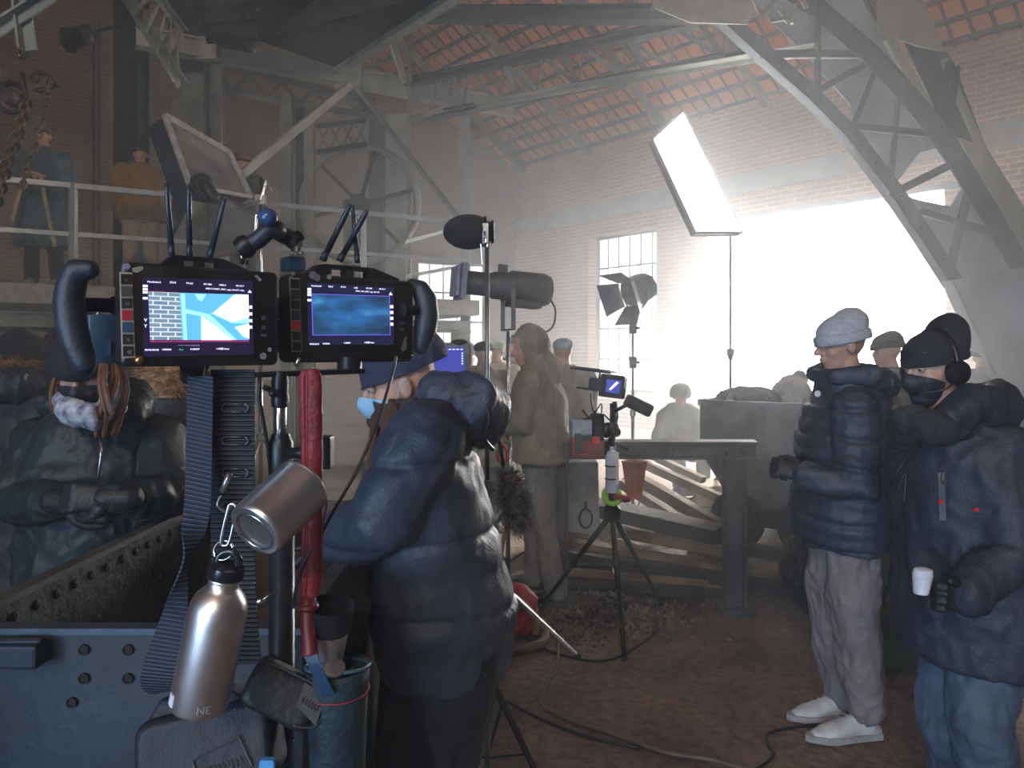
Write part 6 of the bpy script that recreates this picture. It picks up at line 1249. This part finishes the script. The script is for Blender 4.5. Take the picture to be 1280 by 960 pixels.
ribbon(MB(), [P(250, 470, 1.0), P(249, 560, 1.0), P(246, 640, .98), P(232, 700, .96), P(218, 770, .95), P(206, 832, .95), P(204, 856, .965), P(222, 862, .99), P(250, 845, 1.02)], lambda s_: .034-.024*math.exp(-((s_-.38)/.06)**2) if s_ < .38 else .010+.043*min(1, (s_-.38)/.24), .003, lambda s_: .2+1.2*math.exp(-((s_-.38)/.08)**2)).build('webbing', rib_mat('blue_ribbed_webbing', (.07, .10, .16), 1100, (.25, 0, .97)), bs_)
# ---- steel mug
mug = thing('steel_mug', 'brushed steel mug hanging sideways by a clip, its round bottom showing', 'mug', P(340, 690, .88))
vd_ = (P(340, 645, .88)-V((0, 0, H0))).normalized(); sd_ = V((.72, 0, .69)); sd_ = (sd_-vd_*sd_.dot(vd_)).normalized(); d_ = sd_*.86+vd_*.51; ax = axes(d_)
MB().lathe([(.0005, .003), (.024, .003), (.029, .0006), (.034, .0), (.0365, .002), (.0375, .006), (.0375, .085), (.0388, .088), (.0380, .091), (.0355, .089), (.0355, .010), (.0005, .008)], P(318, 664, .86), ax, 40).build('cup_body', mat('mug_steel', (.62, .64, .67), .32, .95, .12, 14), mug, 'auto')
MB().torus(P(318, 664, .86)-d_*.0005, .026, .0012, ax, 32, 6).build('base_ring', chrome, mug, True)
MB().torus(P(364, 640, .88)+d_*.0, .020, .003, (d_, ax[1]*-1, ax[0]), 14, 8, -90, 90).build('handle', chrome, mug, True)
# ---- carabiner, ring, bottle
kb = thing('carabiner', 'small steel carabiner with key ring holding the aluminium bottle', 'carabiner', P(280, 700, .88))
a = P(287, 630, .88); b = P(281, 682, .88); x = V((.006, 0, .0006))
MB().tube(bez([a, a+x*1.3-V((0, 0, .006)), b+x+V((0, 0, .006)), b, b-x*.8+V((0, 0, .006)), a-x*.6-V((0, 0, .012)), a], 5), .0021, 8).build('hook', chrome, kb, True)
MB().torus(P(279, 688, .88), .0115, .0013, (V((1, 0, 0)), V((0, .3, .95)), V((0, -.95, .3))), 24, 6).build('ring', chrome, kb, True)
MB().tube([P(287, 592, .9), P(278, 615, .9)], .0042, 8).tube(bez([P(276, 620, .9), P(272, 632, .9), P(284, 640, .89), P(290, 630, .89)]), .0018, 6).build('tag_tube', mat('dull_steel', (.35, .36, .38), .35, .9), kb, True)
bo = thing('aluminium_bottle', 'brushed aluminium drinking bottle with black loop cap hanging in front of the cart', 'bottle', P(247, 888, .88))
T_, B_ = P(281, 722, .88), P(247.5, 886, .88); up_ = (T_-B_).normalized(); Lb = (T_-B_).length; ax = axes(up_, (0, 1, 0)); rb = .0348
pr = [(.0005, .001), (rb*.80, .0), (rb*.95, .003), (rb, .008), (rb, Lb*.72), (rb*.97, Lb*.79), (rb*.86, Lb*.855), (rb*.66, Lb*.905), (rb*.53, Lb*.935), (rb*.51, Lb*.97), (rb*.56, Lb*.985), (rb*.55, Lb), (.0005, Lb)]
MB().lathe(pr, B_, ax, 48).build('flask', alu, bo, 'auto')
cap_ = MB().lathe([(rb*.60, Lb), (rb*.62, Lb+.004), (rb*.60, Lb+.014), (rb*.4, Lb+.018), (.0005, Lb+.018)], B_, ax, 32); cap_.torus(B_+up_*(Lb+.020), .0125, .0052, (ax[0], up_, ax[1]), 24, 10)
cap_.build('loop_cap', mat('gloss_black', (.012, .014, .018), .2), bo, 'auto')
# bottle lettering, on the lower side facing the camera
vd = (V((0, 0, H0))-B_).normalized(); fx = (vd-up_*vd.dot(up_)).normalized()
def on_bottle(mb_, s_, ang, h_, size):
    cu = bpy.data.curves.new('t', 'FONT'); cu.body = s_; cu.size = size; cu.resolution_u = 2; cu.extrude = .0002
    ob = bpy.data.objects.new('t', cu); C.objects.link(ob); me = bpy.data.meshes.new_from_object(ob.evaluated_get(bpy.context.evaluated_depsgraph_get())); sx_ = fx.cross(up_)*-1
    for v_ in me.vertices: a_ = ang+v_.co.x/rb; r_ = rb+.0004+v_.co.z*.5; v_.co = B_+up_*(h_+v_.co.y)+(fx*math.cos(a_)+up_.cross(fx)*math.sin(a_))*r_
    mb_.bm.from_mesh(me); bpy.data.objects.remove(ob); bpy.data.curves.remove(cu)
mb = MB(); on_bottle(mb, 'NE', -.05, .012, .013); mb.build('lettering', mat('etched_grey', (.30, .31, .32), .6, .3), bo)
mb = MB()
L0 = []
for k in range(5): a_ = R(-76+k*5); L0.append((a_, fx*math.cos(a_)+up_.cross(fx)*math.sin(a_)))
for (a0, d0), (a1, d1) in zip(L0, L0[1:]): mb.hexa([B_+up_*.010+d0*rb, B_+up_*.010+d1*rb, B_+up_*.010+d1*(rb+.0006), B_+up_*.010+d0*(rb+.0006), B_+up_*.024+d0*rb, B_+up_*.024+d1*rb, B_+up_*.024+d1*(rb+.0006), B_+up_*.024+d0*(rb+.0006)])
mb.build('small_label', mat('white_label', (.75, .78, .85), .5), bo)
# ---- red sleeve, cable
rs = thing('fabric_sleeve', 'long narrow red fabric sleeve hanging from the bar beside the pole', 'sleeve', P(388, 830, 1.0))
redm = mat('red_fabric', (.18, .006, .012), .55, 0, .15, 20, .3, 120)
me = bake(MB().loft([(P(388, 461, 1.0), V((1, 0, 0)), V((0, 1, 0)), .012, .008), (P(388, 470, 1.0), V((1, 0, 0)), V((0, 1, 0)), .0165, .009), (P(389, 540, 1.0), V((1, 0, 0)), V((0, 1, 0)), .0165, .009), (P(391, 620, 1.0), V((1, 0, 0)), V((0, 1, 0)), .0135, .009), (P(389, 700, 1.0), V((1, 0, 0)), V((0, 1, 0)), .0145, .010), (P(388, 745, .99), V((1, 0, 0)), V((0, 1, 0)), .013, .010)]), .0022, 2, lambda p, n_: -.0035*math.exp(-((p.x-P(384, 0, 1).x)/.0022)**2)+.0012*noise.noise(p*45))
link('sleeve', me, redm, rs, True)
MB().tube(bez([P(386, 748, .99), P(384, 762, .98), P(386, 795, .97), P(388, 820, .96)]), [.0125]*25 if False else .0105, 12).lathe([(.013, -.004), (.0145, 0), (.013, .004)], P(385, 758, .98)).build('handle', mat('dull_red_plastic', (.13, .012, .016), .45), rs, True)
MB().tube(bez([P(404, 606, 1.0), P(408, 630, 1.0), P(404, 652, 1.0), P(402, 700, 1.0), P(405, 735, 1.0)]), .0016, 6).build('piping', redm, rs, True)
tag(MB().tube(bez([P(495, 446, 1.2), P(490, 468, 1.18), P(474, 520, 1.12), P(450, 580, 1.08), P(425, 625, 1.05), P(400, 670, 1.0), P(376, 712, .99), P(366, 760, .99)]), .0026, 8).build('cable', mat('cable_dark', (.03, .035, .045), .45), None, True), 'thin dark cable sweeping from the right monitor down past the red sleeve', 'cable')
tag(MB().ell(P(325, 752, 1.0), (.007, .004, .005)).tube([P(325, 752, 1.0), P(335, 745, 1.0), P(345, 738, 1.01)], .0018).build('cord_toggle', chrome, None, True), 'tiny metal toggle glinting between the bottle cap and the black pole', 'toggle')
# ---- bucket bag with tumbler and lid
bk = thing('bucket_bag', 'dark teal fabric bucket bag with red edge hanging below the red sleeve', 'bag', P(423, 1010, 1.02))
c0 = P(422, 832, 1.02); ax = (V((1, 0, 0)), V((0, 1, 0)), V((0, 0, 1))); teal = mat('teal_fabric', (.010, .030, .044), .65, 0, .2, 12, .3, 100)
me = bake(MB().lathe([(.030, -.19), (.034, -.18), (.036, -.10), (.040, -.02), (.043, .0), (.0405, .0), (.037, -.02), (.032, -.17), (.001, -.172), (.001, -.19)], c0, ax, 32, False), .0022, 1, lambda p, n_: .0022*noise.noise(p*38))
link('bag_body', MB().lathe([(.0005, -.19), (.034, -.19), (.037, -.18), (.040, -.10), (.0435, -.02), (.0455, .0), (.0435, .001), (.041, -.02), (.036, -.17), (.0005, -.172)], c0, ax, 32, False).mesh('b'), teal, bk, True)
MB().torus(c0, .0445, .0028, (ax[0], V((0, .96, -.18)), V((0, .18, .96))), 36, 8).build('rim', mat('teal_trim', (.05, .12, .16), .5), bk, True)
MB().torus(c0-V((0, 0, .034)), .0440, .0014, ax, 36, 6).build('red_edge', mat('dark_red_edge', (.22, .02, .03), .6), bk, True)
MB().ell(c0-V((0, 0, .045)), (.037, .037, .012)).build('lining', mat('brown_lining', (.09, .055, .045), .8), bk, True)
ribbon(MB(), [P(386, 812, .96), P(392, 828, .955), P(402, 850, .96), P(412, 868, .97)], .016, .003).build('blue_strap', mat('blue_strap', (.015, .06, .13), .5), bk)
tu = thing('travel_tumbler', 'steel tumbler with black rim leaning in the bucket bag', 'tumbler', P(410, 822, 1.01))
ax = axes(V((.10, -.12, 1)), (0, 1, 0)); tc_ = P(408, 826, 1.01)
MB().lathe([(.0005, -.01), (.020, -.01), (.022, 0), (.0275, .045), (.0255, .045), (.018, .0), (.0005, .0)], tc_, ax, 32).build('cup_body', mat('mug_steel', (0, 0, 0)), tu, 'auto')
MB().lathe([(.0265, .045), (.030, .048), (.0335, .080), (.0335, .083), (.0315, .083), (.0280, .060), (.024, .046)], tc_, ax, 32, False).lathe([(.0275, .052), (.0005, .052)], tc_, ax, 24, False).build('black_rim', mat('gloss_black', (0, 0, 0)), tu, 'auto')
tag(MB().lathe([(.0005, 0), (.013, 0), (.0145, .002), (.0145, .006), (.012, .006), (.0005, .005)], P(418, 838, .985), axes(V((.1, -.5, .9)))).build('jar_lid', mat('dull_steel', (0, 0, 0)), None, 'auto'), 'small round metal lid inside the bucket bag', 'lid')
# ---- pouch and cap-like case under the bottle
po = thing('camera_pouch', 'navy padded pouch with embossed outline patch below the aluminium bottle', 'pouch', P(262, 1000, .95))
Mp = rot_frame(P(258, 925, .97), 6, -18, -9); nv = mat('navy_nylon', (.008, .012, .024), .6, 0, .08, 8, .15, 300)
mb = MB(Mp); mb.rbox((0, .03, -.012), (.175, .10, .105), .02, 4); link('pouch_body', bake(mb, .0035, 5, folds(.0015, 12, seed=101)), nv, po, True)
mb = MB(Mp); mb.prism([(-.088, .0, .02), (-.060, .01, .062), (.03, .012, .058), (.06, .01, .03), (.085, .0, -.002), (.075, 0, -.01), (-.08, 0, .004)], (0, .07, 0)); link('flap', bake(mb, .004, 5, folds(.0015, 12, seed=102)), mat('blue_black_nylon', (.011, .020, .038), .6, 0, .08, 8, .15, 300), po, True)
mb = MB(Mp)
for a, b in (((-.012, -.018), (.048, -.002)), ((.048, -.002), (.062, -.040)), ((.062, -.040), (.0, -.056)), ((0, -.056), (-.012, -.018))): mb.tube([(a[0], -.0235, a[1]), (b[0], -.0235, b[1])], .0012, 6)
for k in range(9): mb.tube([(.002+k*.0055, -.0235, -.030+k*.0006), (.005+k*.0055, -.0235, -.040+.003*(k % 3)), (.0065+k*.0055, -.0235, -.028)], .0006, 4)
mb.build('embossed_patch', mat('patch_grey', (.05, .055, .07), .5), po)
cs = thing('zip_case', 'black zip case with grey taped end beside the bucket bag', 'case', P(372, 905, .98))
Mc = rot_frame(P(366, 868, .99), 18, -16, 33)
mb = MB(Mc); mb.rbox((-.012, .02, -.006), (.098, .07, .062), .014, 4); link('case_body', bake(mb, .003, 5, folds(.001, 14, seed=103)), mat('case_black', (.012, .013, .016), .55, 0, .1, 15, .2, 90), cs, True)
MB(Mc).prism([(.004, -.0185, .022), (.040, -.0185, .018), (.046, -.0185, -.018), (.010, -.0185, -.008)], (0, .004, 0)).build('grey_panel', mat('grey_tape', (.06, .06, .06), .7, 0, .15, 40), cs)
mb = MB(Mc)
for k in range(6): mb.tube([(.012+k*.0045, -.0192, .000-k*.001), (.014+k*.0045, -.0192, .006), (.0155+k*.0045, -.0192, -.002)], .0006, 4)
mb.build('pen_marks', blk, cs)
MB(Mc).tube(bez([(-.055, -.016, .02), (-.02, -.020, .024), (.035, -.019, .021), (.048, -.012, -.018), (.02, -.018, -.030)]), .0014, 6).build('piping', mat('patch_grey', (0, 0, 0)), cs, True)
tag(MB().rbox(P(335, 957, .93), (.020, .012, .018), .004).build('blue_clip', mat('bright_blue', (.08, .35, .75), .5), None, 'auto'), 'bright blue clip at the bottom edge between pouch and case', 'clip')
# ------------------------------------------------ smoke haze: thin in the whole hall, denser by the doorway wall
def haze_box(name, dens, pts, z1, label, z0=.012):
    m = bpy.data.materials.new(name); m.use_nodes = True; n = m.node_tree.nodes; n.remove(n['Principled BSDF']); vs = n.new('ShaderNodeVolumeScatter')
    vs.inputs['Color'].default_value = (.93, .965, 1, 1) if dens == HAZE else (.99, .985, .975, 1); vs.inputs['Density'].default_value = dens; vs.inputs['Anisotropy'].default_value = .3
    m.node_tree.links.new(vs.outputs[0], n['Material Output'].inputs['Volume'])
    o = MB().prism([V((p.x, p.y, z0)) for p in pts], (0, 0, z1)).build(name, m); tag(o, label, 'haze', kind='stuff')
haze_box('haze', HAZE, [W0+WD*-1.9-WN*.05, W0+WD*26-WN*.05, V((-7, -11, 0)), gp(19.5, 0, -.1), gp(.1, 0, -.1)], 11.5, 'thin smoke haze hanging in the whole hall')
haze_box('haze', HAZE2, [W0+WD*-2.3-WN*.08, W0+WD*24-WN*.08, W0+WD*24-WN*9.2, W0+WD*-2.3-WN*9.2], 6.0, 'brighter smoke haze drifting by the doorway and window wall', .02)
